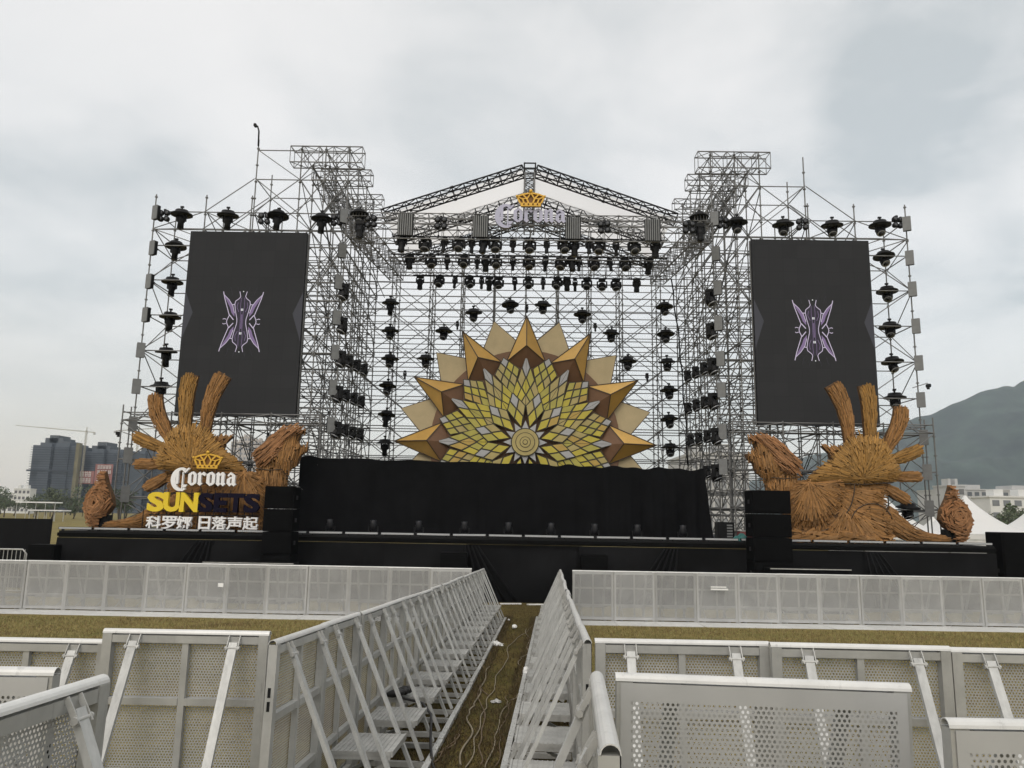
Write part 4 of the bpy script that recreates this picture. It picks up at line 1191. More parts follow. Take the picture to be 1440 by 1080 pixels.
def plank_patch(q, poly, flow, T, D, y0, plen, pwid, seed, n=3000, mi=0, core=1, jit=.07, over=.10):
    r = random.Random(seed)
    xs_ = [p[0] for p in poly]; zs_ = [p[1] for p in poly]
    # solid core under the planks
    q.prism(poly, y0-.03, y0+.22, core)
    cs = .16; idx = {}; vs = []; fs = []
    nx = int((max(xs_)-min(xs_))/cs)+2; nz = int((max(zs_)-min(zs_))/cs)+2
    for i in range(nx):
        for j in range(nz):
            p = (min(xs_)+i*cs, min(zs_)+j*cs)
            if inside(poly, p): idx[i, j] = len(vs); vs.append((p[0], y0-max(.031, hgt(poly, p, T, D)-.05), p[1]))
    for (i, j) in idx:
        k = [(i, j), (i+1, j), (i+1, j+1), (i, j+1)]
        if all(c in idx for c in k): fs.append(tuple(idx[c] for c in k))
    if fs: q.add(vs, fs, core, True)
    acc = np.zeros((0, 4))
    for _ in range(n):
        p = (r.uniform(min(xs_), max(xs_)), r.uniform(min(zs_), max(zs_)))
        if not inside(poly, p): continue
        a = flow(*p)+r.gauss(0, jit)
        d = np.array([math.cos(a), math.sin(a)])
        l = plen*r.uniform(.7, 1.25); w_ = pwid*r.uniform(.65, 1.25)
        if len(acc):
            dv = acc[:, :2]-np.array(p)
            al = np.abs(dv@d); ac = np.abs(dv@np.array([-d[1], d[0]]))
            if np.any((al < plen*.60) & (ac < pwid*.66)): continue
        A = np.array(p)-d*l/2; B = np.array(p)+d*l/2
        if not inside(poly, tuple(np.array(p)-d*(l/2-over))) or not inside(poly, tuple(np.array(p)+d*(l/2-over))):
            if r.random() < .8: 
                l *= .55; A = np.array(p)-d*l/2; B = np.array(p)+d*l/2
                if not inside(poly, tuple(np.array(p)-d*(l/2-over))) and not inside(poly, tuple(np.array(p)+d*(l/2-over))): continue
        acc = np.vstack([acc, [p[0], p[1], 0, 0]])
        hp = hgt(poly, p, T, D); ha = hgt(poly, tuple(A), T, D); hb_ = hgt(poly, tuple(B), T, D)
        e = r.uniform(0, .014)
        ha = max(ha, hp-.25*l); hb_ = max(hb_, hp-.25*l)
        q.bar((A[0], y0-ha-e-.03, A[1]), (B[0], y0-hb_-e-.03, B[1]), w_, r.uniform(.02, .032), (0, -1, .0), mi)
def feather(q, sp, y0, seed, bow=.25, mi=0, core=1, conv=z7):
    """a strip along a spine: (x, y, half width) in picture units, planks run out along it"""
    r = random.Random(seed)
    pts = [np.array(conv(x, y)) for x, y, _ in sp]; ws = [w_*.0233/4.153 for _, _, w_ in sp]
    L_ = [0]
    for a, b in zip(pts[:-1], pts[1:]): L_.append(L_[-1]+np.linalg.norm(b-a))
    def at(s_):
        s_ = max(0, min(L_[-1], s_))
        x = np.interp(s_, L_, [p[0] for p in pts]); z = np.interp(s_, L_, [p[1] for p in pts]); w_ = np.interp(s_, L_, ws)
        e = .08*L_[-1]
        x2, x1 = np.interp(min(L_[-1], s_+e), L_, [p[0] for p in pts]), np.interp(max(0, s_-e), L_, [p[0] for p in pts])
        z2, z1 = np.interp(min(L_[-1], s_+e), L_, [p[1] for p in pts]), np.interp(max(0, s_-e), L_, [p[1] for p in pts])
        d = np.array([x2-x1, z2-z1]); d /= np.linalg.norm(d)
        return np.array([x, z]), d, w_
    out_l, out_r = [], []
    for k in range(13):
        c, d, w_ = at(L_[-1]*k/12); nn = np.array([-d[1], d[0]])
        out_l.append(tuple(c+nn*w_*.93)); out_r.append(tuple(c-nn*w_*.93))
    q.prism(out_l+out_r[::-1], y0-.02, y0+.1, core)
    W = max(ws); rows = max(3, int(2*W/.032)); Ltot = L_[-1]
    for i in range(rows):
        t = -1+2*(i+.5)/rows
        s_ = r.uniform(-.3, 0)
        end = Ltot+r.uniform(-.08, .06)-.12*abs(t)**2
        while s_ < end-.05:
            l = r.uniform(.3, .6); a_, b_ = max(0, s_), min(end, s_+l)
            if b_-a_ > .08:
                ca, da, wa = at(a_); cb2, db, wb = at(b_)
                if b_ > Ltot: cb2 = cb2+db*(b_-Ltot)
                na = np.array([-da[1], da[0]]); nb = np.array([-db[1], db[0]])
                A = ca+na*wa*t*.92; B = cb2+nb*wb*min(1.1, abs(t)*1.0+.06)*(1 if t > 0 else -1)
                y_a = y0-.05-bow*(1-t*t)*.35-r.uniform(0, .05); y_b = y0-.05-bow*(1-t*t)*.35-r.uniform(.01, .045)
                q.bar((A[0], y_a, A[1]), (B[0], y_b, B[1]), 2*max(wa, wb)/rows*r.uniform(.75, 1.05), r.uniform(.02, .03), (0, -1, 0), mi)
            s_ += l*.93
def rad(cx, cy, conv=z7):
    c = conv(cx, cy); return lambda x, z: math.atan2(z-c[1], x-c[0])
def tan_(cx, cy, conv=z7):
    c = conv(cx, cy); return lambda x, z: math.atan2(z-c[1], x-c[0])+math.pi/2
Z = lambda pts: [z7(*p) for p in pts]
def arc(cx, cy, r_, a0, a1, n=14): return [(cx+r_*math.cos(R(a0+(a1-a0)*k/n)), cy+r_*math.sin(R(a0+(a1-a0)*k/n))) for k in range(n+1)]
for s, n in ((1, 'right'), (-1, 'left')):
    sd_ = 100 if s > 0 else 300
    lab = 'winged driftwood beast of brown planks facing left, on the right end of the stage' if s > 0 else 'winged driftwood beast of brown planks facing right, behind the letter sign'
    t = thing('driftwood_beast', lab, 'sculpture', (X(s*10.2), SY, DECK), group='driftwood beasts on the stage ends')
    q = MB()
    plank_patch(q, Z([(320, 640), (400, 610), (478, 600), (490, 648), (560, 662), (1030, 662), (1012, 720), (996, 800), (1010, 880), (1030, 1004), (452, 1004), (440, 860), (330, 745)]), rad(560, 640), .30, .5, SY, .42, .034, sd_, 14000, core=1)
    plank_patch(q, Z([(700, 800)]+arc(905, 905, 118, 200, 350)+[(1020, 1000), (640, 1004), (660, 900)]), rad(760, 800), .16, .12, SY-.27, .42, .045, sd_+1, 5000, core=1)
    plank_patch(q, Z([(455, 930), (600, 945), (740, 930), (860, 960), (1030, 970), (1030, 1004), (455, 1004)]), lambda x, z: .15*math.sin(x*5), .14, .14, SY-.36, .5, .06, sd_+2, 1800, core=1, jit=.3)
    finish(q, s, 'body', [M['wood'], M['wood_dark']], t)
    q = MB()
    plank_patch(q, Z(arc(540, 700, 200, -20, 100)+[(440, 870), (438, 700), (480, 655), (640, 655)]), rad(545, 660), .20, .12, SY-.26, .4, .033, sd_+3, 9000)
    finish(q, s, 'chest', [M['wood'], M['wood_dark']], t)
    q = MB()
    plank_patch(q, Z([(330, 600), (478, 580), (488, 655), (470, 760), (330, 760), (318, 680)]), lambda x, z: 1.55, .22, .3, SY-.14, .5, .033, sd_+4, 4000)
    finish(q, s, 'neck', [M['wood'], M['wood_dark']], t)
    h = MB()
    plank_patch(h, Z([(203, 408), (240, 420), (252, 470), (238, 492), (195, 494), (204, 522), (236, 546), (256, 602), (300, 632), (360, 632), (410, 612), (425, 540), (380, 440), (300, 400)]), lambda x, z: 1.75 if s else 0, .25, .3, SY-.18, .4, .04, sd_+5, 4500)
    hd = finish(h, s, 'head', [M['wood'], M['wood_dark']], t)
    h = MB()
    plank_patch(h, Z([(207, 408), (240, 392), (295, 392), (345, 404), (395, 440), (435, 485), (502, 542), (490, 575), (465, 602), (424, 606), (398, 596), (352, 560), (318, 480), (262, 426)]), lambda x, z: -.72, .13, .1, SY-.38, .55, .036, sd_+6, 6000)
    finish(h, s, 'mane', [M['wood_red'], M['wood_dark']], hd)
    h = MB(); plank_patch(h, Z([(640, 445), (690, 455), (748, 448), (740, 490), (722, 530), (695, 520), (688, 490)]), lambda x, z: 2.2, .1, .15, SY-.1, .3, .04, sd_+7, 500)
    finish(h, s, 'ear', [M['wood'], M['wood_dark']], t)
    h = MB()
    plank_patch(h, Z([(560, 640), (598, 592), (690, 528), (735, 470), (790, 415), (860, 396), (945, 408), (1000, 455), (1042, 540), (1070, 602), (1045, 655), (900, 668), (560, 660)]), rad(850, 640), .30, .5, SY-.2, .42, .032, sd_+8, 16000)
    wg = finish(h, s, 'wing', [M['wood_gold'], M['wood_dark']], t)
    fe = [[(803, 440, 28), (795, 330, 38), (770, 220, 45), (735, 140, 50), (700, 85, 48)], [(920, 430, 30), (920, 330, 36), (917, 200, 45), (905, 130, 48), (890, 88, 42)],
          [(1008, 480, 26), (1045, 410, 40), (1085, 340, 46), (1102, 270, 45), (1100, 215, 38)], [(1025, 532, 22), (1100, 515, 38), (1170, 485, 38), (1224, 460, 32)],
          [(1045, 625, 22), (1120, 625, 34), (1216, 626, 30)], [(1010, 688, 24), (1080, 730, 36), (1150, 768, 28)]]
    for k, f_ in enumerate(fe):
        h = MB(); feather(h, f_, SY-.05, sd_+20+k)
        finish(h, s, 'feather', [M['wood_gold'] if k in (1, 3) else M['wood'], M['wood_dark']], wg)
    h = MB(); feather(h, [(990, 850, 75), (1060, 905, 62), (1150, 962, 44), (1250, 982, 30), (1365, 992, 22)], SY-.1, sd_+30, .5)
    finish(h, s, 'tail', [M['wood'], M['wood_dark']], t)
    h = MB()                                   # dark tubes drawn in for the shade between the carved layers
    for ps, y_ in ((arc(545, 690, 192, -25, 105), SY-.40), (arc(545, 690, 262, -5, 100), SY-.385), (arc(905, 905, 122, 195, 345), SY-.40), ([(560, 663), (700, 667), (880, 672), (1035, 660)], SY-.375), ([(330, 632), (400, 640), (478, 632)], SY-.40)):
        pp_ = [z7(*p) for p in ps]; h.path([(a, y_-.006*math.sin(i*2.1), b) for i, (a, b) in enumerate(pp_)], .017, 6)
    finish(h, s, 'layer_seam_shade', M['edge'], t)
    c = z6(1160, 865)
    lab = 'flame-shaped tuft of curled driftwood on a black block at the %s end of the stage' % n
    t2 = thing('driftwood_tuft', lab, 'sculpture', (X(s*c[0]), SY, DECK), group='driftwood tufts at the stage ends')
    h = MB(); c2 = z6(1160, 770)
    tp = [z6(*p) for p in [(1148, 636), (1130, 690), (1104, 740), (1098, 775), (1122, 806), (1158, 830), (1172, 872), (1200, 860), (1222, 820), (1232, 780), (1222, 735), (1198, 708), (1170, 690), (1160, 655)]]
    tp = [(z6(1165, 770)[0]+(a-z6(1165, 770)[0])*(.88 if s > 0 else .8), DECK+(b-DECK)*(.97)) for a, b in tp]
    plank_patch(h, tp, tan_(1165, 768, z6), .26, .3, SY-.1, .3, .042, sd_+40, 4000, jit=.25)
    finish(h, s, 'tuft', [M['wood_red'], M['wood_dark']], t2)
    h = MB(); a_, b_ = z6(1132, 815), z6(1168, 868); h.box(a_[0], b_[0], SY-.1, SY+.25, DECK, a_[1]); finish(h, s, 'block', M['black'], t2)

# ------------------------------------------------------------------ letters
def glyph(ch, x0, x1, z0, z1, y, depth, m, parent, name='letter', off=.02, shear=0):
    c = bpy.data.curves.new('glyph', 'FONT'); c.body = ch; c.size = 1; c.offset = off; c.extrude = .5; c.resolution_u = 3
    o = bpy.data.objects.new('glyph', c); COL.objects.link(o)
    bpy.context.view_layer.update()
    me = bpy.data.meshes.new_from_object(o.evaluated_get(bpy.context.evaluated_depsgraph_get()))
    bpy.data.objects.remove(o); bpy.data.curves.remove(c)
    co = np.zeros(len(me.vertices)*3); me.vertices.foreach_get('co', co); co = co.reshape(-1, 3)
    lo, hi = co.min(0), co.max(0)
    u = (co-lo)/(hi-lo)
    q = np.stack([x0+(x1-x0)*u[:, 0]+shear*(u[:, 1]-.5)*(z1-z0), y+depth*(1-u[:, 2]), z0+(z1-z0)*u[:, 1]], 1)
    off_ = parent_offset(parent); q -= np.array(off_)
    me.vertices.foreach_set('co', q.reshape(-1)); me.update()
    me.materials.clear(); me.materials.append(m)
    for p_ in me.polygons: p_.material_index = 0
    o = bpy.data.objects.new(name, me); COL.objects.link(o); o.parent = parent
    return o
def rot180(p, cx, cy): return [(2*cx-x, 2*cy-y) for x, y in p]
oL = [(0, .84), (0, .17), (.30, -.07), (.40, .03), (.25, .22), (.25, .78), (.36, .90), (.27, 1.05)]
stem = [(-.03, .88), (.13, 1.05), (.27, .88), (.27, .2), (.38, .11), (.20, -.07), (-.01, .11), (.03, .2), (.03, .8)]
def sh(p, dx): return [(x+dx, y) for x, y in p]
ell = lambda cx, cy, rx, ry, a0, a1, n=18: [(cx+rx*math.cos(R(a0+(a1-a0)*k/n)), cy+ry*math.sin(R(a0+(a1-a0)*k/n))) for k in range(n+1)]
GL = {'o': [oL, rot180(oL, .34, .5)],
      'r': [stem, [(.20, .82), (.44, 1.06), (.66, .86), (.52, .70), (.42, .80)]],
      'n': [stem, sh(stem, .38), [(.2, .80), (.44, 1.05), (.52, .95), (.28, .70)]],
      'a': [[(0, .5), (0, .15), (.24, -.07), (.42, .08), (.42, .2), (.25, .16), (.25, .48), (.42, .60), (.42, .70), (.22, .66)],
            [(.40, .90), (.52, .82), (.65, .80), (.65, .18), (.76, .10), (.58, -.07), (.40, .10)], [(.03, .80), (.27, 1.05), (.62, .80), (.52, .72), (.26, .86), (.12, .70)]],
      'C': [ell(.78, .43, .80, .93, 62, 305)+ell(.86, .43, .50, .74, 300, 70), [(.62, 1.2), (.88, 1.38), (1.08, 1.12), (1.34, 1.36), (1.42, 1.27), (1.10, .93), (.86, 1.16)],
            [(.52, .98), (.60, 1.06), (.60, .12), (.52, .04), (.40, .10), (.40, .9)], [(.90, 1.02), (.98, 1.02), (.98, -.40), (1.05, -.50), (.88, -.50)], [(1.02, .02), (1.36, .02), (1.20, -.20), (.98, -.22)]]}
def blackletter(x0, z0, k, y, depth, m, parent, mside=None):
    x = 0
    for ch, adv in (('C', 1.36), ('o', .77), ('r', .70), ('o', .77), ('n', .86), ('a', .8)):
        q = MB()
        for i, pl in enumerate(GL[ch]): q.prism([(x0+(x+a)*k, z0+b*k) for a, b in pl], y-.003*i, y+depth, 0, side_mi=1 if mside else 0)
        q.build('letter', [m, mside] if mside else m, parent)
        x += adv
def crown(cx, z0, k, y, parent, sq=.74):
    t = MB()
    sil = [(-.43, 0), (.43, 0), (.48, .3), (.64, .62), (.34, .56), (.30, .78), (0, .92), (-.30, .78), (-.34, .56), (-.64, .62), (-.48, .3)]
    sil = [(-.43, 0), (.43, 0), (.47, .25), (.62, .60), (.36, .76), (.10, .82), (0, .95), (-.10, .82), (-.36, .76), (-.62, .60), (-.47, .25)]
    pp = lambda l: [(cx+a*k, z0+b*k*sq) for a, b in l]
    t.prism(pp(sil), y+.02, y+.10, 1)
    t.prism(pp([(-.44, -.02), (.44, -.02), (.47, .20), (-.47, .20)]), y-.05, y+.019, 0)
    j = [0]
    def bar(a, b, w_):
        j[0] += 1
        A = Vector((cx+a[0]*k, y-.005-.002*j[0], z0+a[1]*k*sq)); B = Vector((cx+b[0]*k, y-.005-.002*j[0], z0+b[1]*k*sq)); t.bar(A, B, w_*k, .04, (0, 1, 0), 0)
    for sx in (-1, 1):
        bar((sx*.47, .2), (sx*.61, .6), .07); bar((sx*.61, .6), (sx*.36, .75), .07); bar((sx*.36, .75), (0, .84), .07)
        bar((sx*.60, .58), (sx*.36, .45), .05); bar((sx*.36, .45), (sx*.30, .2), .07); bar((sx*.36, .74), (sx*.18, .48), .06); bar((sx*.18, .48), (sx*.36, .45), .04)
        bar((sx*.18, .48), (sx*.10, .2), .07); bar((0, .84), (sx*.12, .55), .05); bar((sx*.12, .55), (sx*.18, .40), .05)
        t.lathe([(.05*k, -.02), (.05*k, .03)], 10, Matrix.Translation((cx+sx*.62*k, y-.03, z0+.62*k*sq)) @ face(R(90)), 0)
    for a in (-.3, -.1, .1, .3): t.lathe([(.035*k, 0), (.035*k, .03)], 10, Matrix.Translation((cx+a*k, y-.05, z0+.11*k*sq)) @ face(R(90)), 1)
    t.lathe([(.075*k, -.02), (.075*k, .03)], 12, Matrix.Translation((cx, y-.05, z0+.94*k*sq)) @ face(R(90)), 0)
    return t.build('crown', [M['gold'], M['brown_hole']], parent)
LY = 24.32
def zl(x, y): q = P(200+x/6, 620+y/6, LY); return q.x, q.z
sg = thing('letter_sign', 'letter sign with gold crown, white script, yellow and navy capitals and white Chinese characters', 'sign', (X(-10.1), LY, DECK))
x0, z0 = zl(247, 369)
blackletter(x0, z0, (zl(800, 370)[0]-x0)/5.24, LY-.08, .1, M['white_letter'], sg)
cx_, cz_ = zl(556, 232); crown(cx_, cz_, .72, LY-.06, sg)
for ch, a, b, mm in (('S', 58, 188, 'yellow_letter'), ('U', 194, 322, 'yellow_letter'), ('N', 330, 472, 'yellow_letter'), ('S', 484, 598, 'navy_letter'), ('E', 618, 715, 'navy_letter'), ('T', 732, 858, 'navy_letter'), ('S', 868, 990, 'navy_letter')):
    xa, zt = zl(a, 430+(a-58)*.018); xb, zb = zl(b, 598+(a-58)*.012)
    glyph(ch, xa, xb, zb, zt, LY-.08, .12, M[mm], sg, off=.045, shear=.0)
for ch, a, b in (('科', 45, 160), ('罗', 175, 290), ('娜', 302, 420), ('日', 487, 575), ('落', 597, 712), ('声', 722, 845), ('起', 858, 980)):
    xa, zt = zl(a, 632+(a-45)*.008); xb, zb = zl(b, 747+(a-45)*.008)
    glyph(ch, xa, xb, zb, zt, LY-.08, .1, M['white_letter'], sg, off=.022)
q = MB()
for i in range(15):
    x = zl(60+i*65, 0)[0]; q.tube((x, LY+.06, DECK), (x, LY+.06, zl(60, 605)[1]+(.75 if 3 <= i <= 11 else .1)), .014, 5)
for y in (440, 590, 622, 745): a = zl(50, y); b = zl(985, y+12); q.tube((a[0], LY+.06, a[1]), (b[0], LY+.06, b[1]), .016, 5)
for y in (275, 362): a = zl(250, y); b = zl(800, y+4); q.tube((a[0], LY+.06, a[1]), (b[0], LY+.06, b[1]), .014, 5)
for x in (480, 545, 620): a = zl(x, 380); b = zl(x, 180); q.tube((a[0], LY+.075, a[1]), (b[0], LY+.075, b[1]), .012, 5)
q.build('sign_frame', M['black_metal'], sg)
def zr(x, y): q = P(680+x/10.286, 250+y/10.286, 24.75); return q.x, q.z
rs = thing('roof_sign', 'lavender old-style script letters under a gold crown hung at the middle of the front truss', 'sign', (X(0), 24.75, 12.4))
x0, z0 = zr(165, 640)
blackletter(x0, z0, (zr(1195, 640)[0]-x0)/5.24, 24.68, .16, M['lavender'], rs)
cx_, cz_ = zr(680, 440); crown(cx_, cz_, .76, 24.6, rs)
q = MB()
for x in (-.95, -.4, .4, .95): q.tube((X(x), 24.9, 12.1), (X(x), 24.9, 12.95 if abs(x) > .5 else 13.4), .02)
q.tube((X(-1.1), 24.9, 12.6), (X(1.15), 24.9, 12.6), .02); q.tube((X(-.4), 24.9, 13.2), (X(.4), 24.9, 13.2), .02); q.build('sign_frame', M['steel'], rs)

# ------------------------------------------------------------------ speakers and cases around the stage
def cabinet(name, label, x0, x1, y0, y1, z0, z1, group, cat='speaker'):
    t = thing(name, label, cat, ((x0+x1)/2, y0, z0), group=group)
    q = MB(); q.box(x0, x1, y0, y1, z0+.003, z1-.012, bev=.02); q.build('cabinet', M['matte'], t)
    q = MB(); q.box(x0+.04, x1-.04, y0-.025, y0-.002, z0+.05, z1-.06, bev=.01)
    k = 0
    while z0+.09+k*.07 < z1-.1: q.box(x0+.06, x1-.06, y0-.03, y0-.0252, z0+.09+k*.07, z0+.12+k*.07); k += 1
    q.build('grille', M['matte'], t)
    for s in (x0-.008, x1+.008):
        q = MB(); q.box(s-.01, s+.01, y0+.2, y0+.4, (z0+z1)/2-.06, (z0+z1)/2+.06); q.build('handle', M['black_metal'], t)
for xa, xb, zt, n in ((X(-7.80), X(-6.93), 3.30, 'left'), (X(6.70), X(7.84), 3.42, 'right')):
    hh = (zt+.05)/5
    for k in range(5): cabinet('speaker_cabinet', 'black speaker cabinet of the %s ground stack, %s from the ground' % (n, ORD[k]), xa, xb, 23.1, 23.85, -.05+k*hh, -.05+(k+1)*hh, 'stacked speakers at the stage front')
for u0, u1, v, n in ((285, 413, 789, 'left'), (1083, 1197, 798, 'right')):
    a, b = P(u0, v, 22.4), P(u1, v, 22.4)
    t = thing('subwoofer', 'long black subwoofer with pale top edge at the foot of the %s speaker stack' % n, 'speaker', ((a.x+b.x)/2, 22.4, -.03), group='low subwoofers')
    q = MB(); q.box(a.x, b.x, 22.4, 23.0, -.04, a.z-.02, bev=.02); q.build('cabinet', M['matte'], t)
    q = MB(); q.box(a.x, b.x, 22.385, 22.398, a.z-.045, a.z-.02); q.build('edge_trim', M['alu_dull'], t)
    q = MB(); q.box(a.x+.06, b.x-.06, 22.38, 22.397, .1, a.z-.08, bev=.02); q.build('grille', M['matte'], t)
# equipment at the right end of the curtain
a, b = P(1009, 734, 25.6), P(1033, 758, 25.6)
t = thing('equipment_rack', 'small black equipment rack standing right of the curtain', 'rack', ((a.x+b.x)/2, 25.6, DECK))
q = MB(); q.box(a.x, b.x, 25.6, 26.0, DECK, a.z, bev=.015); q.build('case', M['black'], t)
q = MB()
for k in range(5): q.box(a.x+.3, b.x-.06, 25.585, 25.598, DECK+.1+k*.09, DECK+.15+k*.09)
q.build('rack_panel', M['grey_box'], t)
a, b = P(1040, 746, 25.4), P(1058, 758, 25.4)
t = thing('red_box', 'dull red box on the deck beside the right speaker stack', 'box', ((a.x+b.x)/2, 25.4, DECK))
q = MB(); q.box(a.x, b.x, 25.4, 25.7, DECK, a.z-.03, bev=.01); q.build('tub', M['red_case'], t)
q = MB(); q.box(a.x-.01, b.x+.01, 25.39, 25.71, a.z-.029, a.z, bev=.01); q.build('lid', M['alu_dull'], t)
a = P(1044, 757, 24.6)
q = MB(); r = random.Random(3)
vs = [(a.x-.35+.1*i, 24.45+.09*j, DECK+.02+max(0, math.sin(i/7*3.14)*math.sin(j/4*3.14))*r.uniform(.1, .3)) for j in range(5) for i in range(8)]
q.add(vs, [(j*8+i, j*8+i+1, (j+1)*8+i+1, (j+1)*8+i) for j in range(4) for i in range(7)], 0, False)
tag(q.build('tarp_heap', M['teal']), 'crumpled teal tarp lying on the stage lip beside the right speaker stack', 'tarp')
# black hoarding, box and small railing on the far left; box on the far right
for k in range(4):
    x1 = -15.5-k*2.2; x0 = x1-2.18
    t = thing('hoarding_panel', 'black hoarding panel left of the stage, %s from the stage' % ORD[k], 'fence', ((x0+x1)/2, 26, -.08), group='black hoarding left of the stage')
    q = MB(); q.box(x0, x1, 26, 26.05, -.1, 2.17); q.build('sheet', M['cloth2'], t)
    q = MB()
    for x in (x0+.05, x1-.05): q.tube((x, 26.08, -.1), (x, 26.08, 2.15), .03)
    q.build('posts', M['steel'], t)
a, b = P(40, 765, 23.5), P(74, 790, 23.5)
cabinet('floor_speaker', 'small black speaker on the ground before the left hoarding', a.x, b.x, 23.5, 24, -.06, a.z, None)
a, b = P(1407, 748, 24.2), P(1452, 808, 24.2)
cabinet('side_speaker', 'large black box at the right edge in front of the white tents', a.x, b.x+.5, 24.2, 25, -.06, a.z, None)
t = thing('railing', 'silver crowd railing with thin upright bars at the far left', 'railing', (P(15, 785, 22).x, 22, -.02))
a, b = P(-60, 771, 22), P(38, 773, 22)
q = MB(); q.path([(a.x, 22, .02), (a.x, 22, a.z-.05), (a.x+.08, 22, a.z), (b.x-.12, 22, a.z), (b.x, 22, a.z-.12), (b.x, 22, .0)], .022, 8); q.tube((a.x, 22, .25), (b.x, 22, .25), .018); q.build('frame', M['alu_dull'], t)
q = MB()
k = a.x+.12
while k < b.x: q.tube((k, 22, .25), (k, 22, a.z), .009, 5); k += .12
q.build('bars', M['alu_dull'], t)
for x in (a.x+.2, b.x-.2):
    q = MB(); q.bar((x, 21.75, .0), (x, 22.25, .0), .05, .02); q.build('foot', M['alu_dull'], t)
# ------------------------------------------------------------------ things lying in the aisle
def on(u, v, lift=0):
    d = fw + rt*((u-720)/F) + up*((540-v)/F)
    for k in range(5, 4000):
        Y = k*.01
        z = CAMZ+d.z/d.y*Y
        if z <= G(Y)+lift: break
    return Vector((d.x/d.y*Y, Y, G(Y)+lift))
def zc(x, y): return on(600+x/4.5, 840+y/4.5, .012)
def wob(pts, r, amp=.04, n=8):
    out_ = []
    for a, b in zip(pts[:-1], pts[1:]):
        i = pts.index(a); p0 = pts[max(i-1, 0)]; p3 = pts[min(i+2, len(pts)-1)]
        L_ = (b-a).length; f1, f2 = r.uniform(4, 7), r.uniform(8, 13); s1 = r.uniform(0, 6)
        for k in range(n*2):
            t = k/(n*2)
            p = (a*2+(b-p0)*t+(p0*2-a*5+b*4-p3)*t*t+(a*3-p0-b*3+p3)*t**3)*.5
            f_ = amp*math.sin(math.pi*t)
            p = p+Vector((math.sin(t*L_*f1*.4+s1)*f_*.6, 0, .004*math.sin(t*L_*f2)))
            p.z = G(p.y)+.012+.01*abs(math.sin(t*L_*f2*.3)); out_.append(p)
    out_.append(pts[-1]); return out_
cabs = [([(245, 1080), (300, 890), (380, 700), (430, 560), (490, 430), (530, 300), (620, 230), (690, 175)], .0062, 'cable_pale', 'pale thick cable winding along the middle of the aisle'),
        ([(370, 1080), (430, 880), (510, 690), (570, 640), (605, 560), (600, 490)], .0062, 'cable_pale', 'pale cable bending right in the near aisle'),
        ([(425, 1080), (470, 900), (500, 760), (530, 670), (505, 630)], .006, 'cable_brown', 'brownish cable forking beside the pale bent cable'),
        ([(215, 1060), (290, 860), (270, 740), (300, 690), (340, 570), (400, 440)], .009, 'cable_pale', 'thin yellowish cable close to the left wall feet'),
        ([(340, 1060), (330, 940), (360, 800), (340, 560), (385, 620)], .007, 'cable_brown', 'thin dark brown cable left of the pale cables'),
        ([(590, 430), (600, 390), (640, 360), (650, 270), (630, 200)], .008, 'cable_pale', 'thin loop of cable near the right wall in the far aisle'),
        ([(20, 1060), (110, 960), (200, 870), (180, 930), (60, 1000)], .007, 'cable_brown', 'tangled brown wire beside the left foot rail')]
rc_ = random.Random(8)
for pts, r_, mm, lab in cabs:
    q = MB(); q.path(wob([zc(*p) for p in pts], rc_, .07), r_, 7); tag(q.build('cable', M[mm]), lab, 'cable', 'cables lying in the aisle')
def scrap(name, c, sx, h, lab, seed, mm='litter'):
    r = random.Random(seed); q = MB(); n = 6
    vs = [(c.x+(i/n-.5)*sx*2+r.gauss(0, .01), c.y+(j/n-.5)*sx*2+r.gauss(0, .01), c.z+max(0, 1-((i/n-.5)**2+(j/n-.5)**2)*4)*h*r.uniform(.4, 1.2)) for j in range(n+1) for i in range(n+1)]
    q.add(vs, [(j*(n+1)+i, j*(n+1)+i+1, (j+1)*(n+1)+i+1, (j+1)*(n+1)+i) for j in range(n) for i in range(n)], 0, False)
    tag(q.build(name, M[mm]), lab, 'litter')
def ball(name, c, rad_, lab, seed, squash=.8):
    r = random.Random(seed); q = MB(); vs = []; n, m = 10, 7
    for j in range(m+1):
        for i in range(n):
            a, e = 2*math.pi*i/n, math.pi*(j/m-.5); k = rad_*r.uniform(.78, 1.12)
            vs.append((c.x+math.cos(a)*math.cos(e)*k, c.y+math.sin(a)*math.cos(e)*k, c.z+rad_*squash*.8+math.sin(e)*k*squash))
    q.add(vs, [(j*n+i, j*n+(i+1) % n, (j+1)*n+(i+1) % n, (j+1)*n+i) for j in range(m) for i in range(n)], 0, False)
    tag(q.build(name, M['litter']), lab, 'litter')
scrap('plastic_bag', zc(440, 300), .12, .07, 'crumpled white plastic bag at the left foot rail halfway down the aisle', 1)
ball('paper_ball', zc(555, 198), .06, 'small white ball of paper in the far aisle', 2)
scrap('plastic_wrap', zc(440, 660), .06, .03, 'greyish clear plastic wrap among the cables', 3, 'alu_dull')
ball('plastic_cup', zc(630, 495), .055, 'pale crushed cup beside the right wall', 4, 1.2)
ball('paper_scrap', zc(518, 148), .03, 'tiny white scrap far down the aisle', 5)
for k, (u0, u1, v) in enumerate(((703, 733, 849), (741, 768, 850))):
    a, b = on(u0, v, .02), on(u1, v, .02)
    q = MB(); q.bar(a, b, .09, .03); tag(q.build('wooden_board', M['litter']), 'pale narrow board on the ground at the foot of the stage, %s one' % ('left' if k == 0 else 'right'), 'board', 'boards at the foot of the stage')
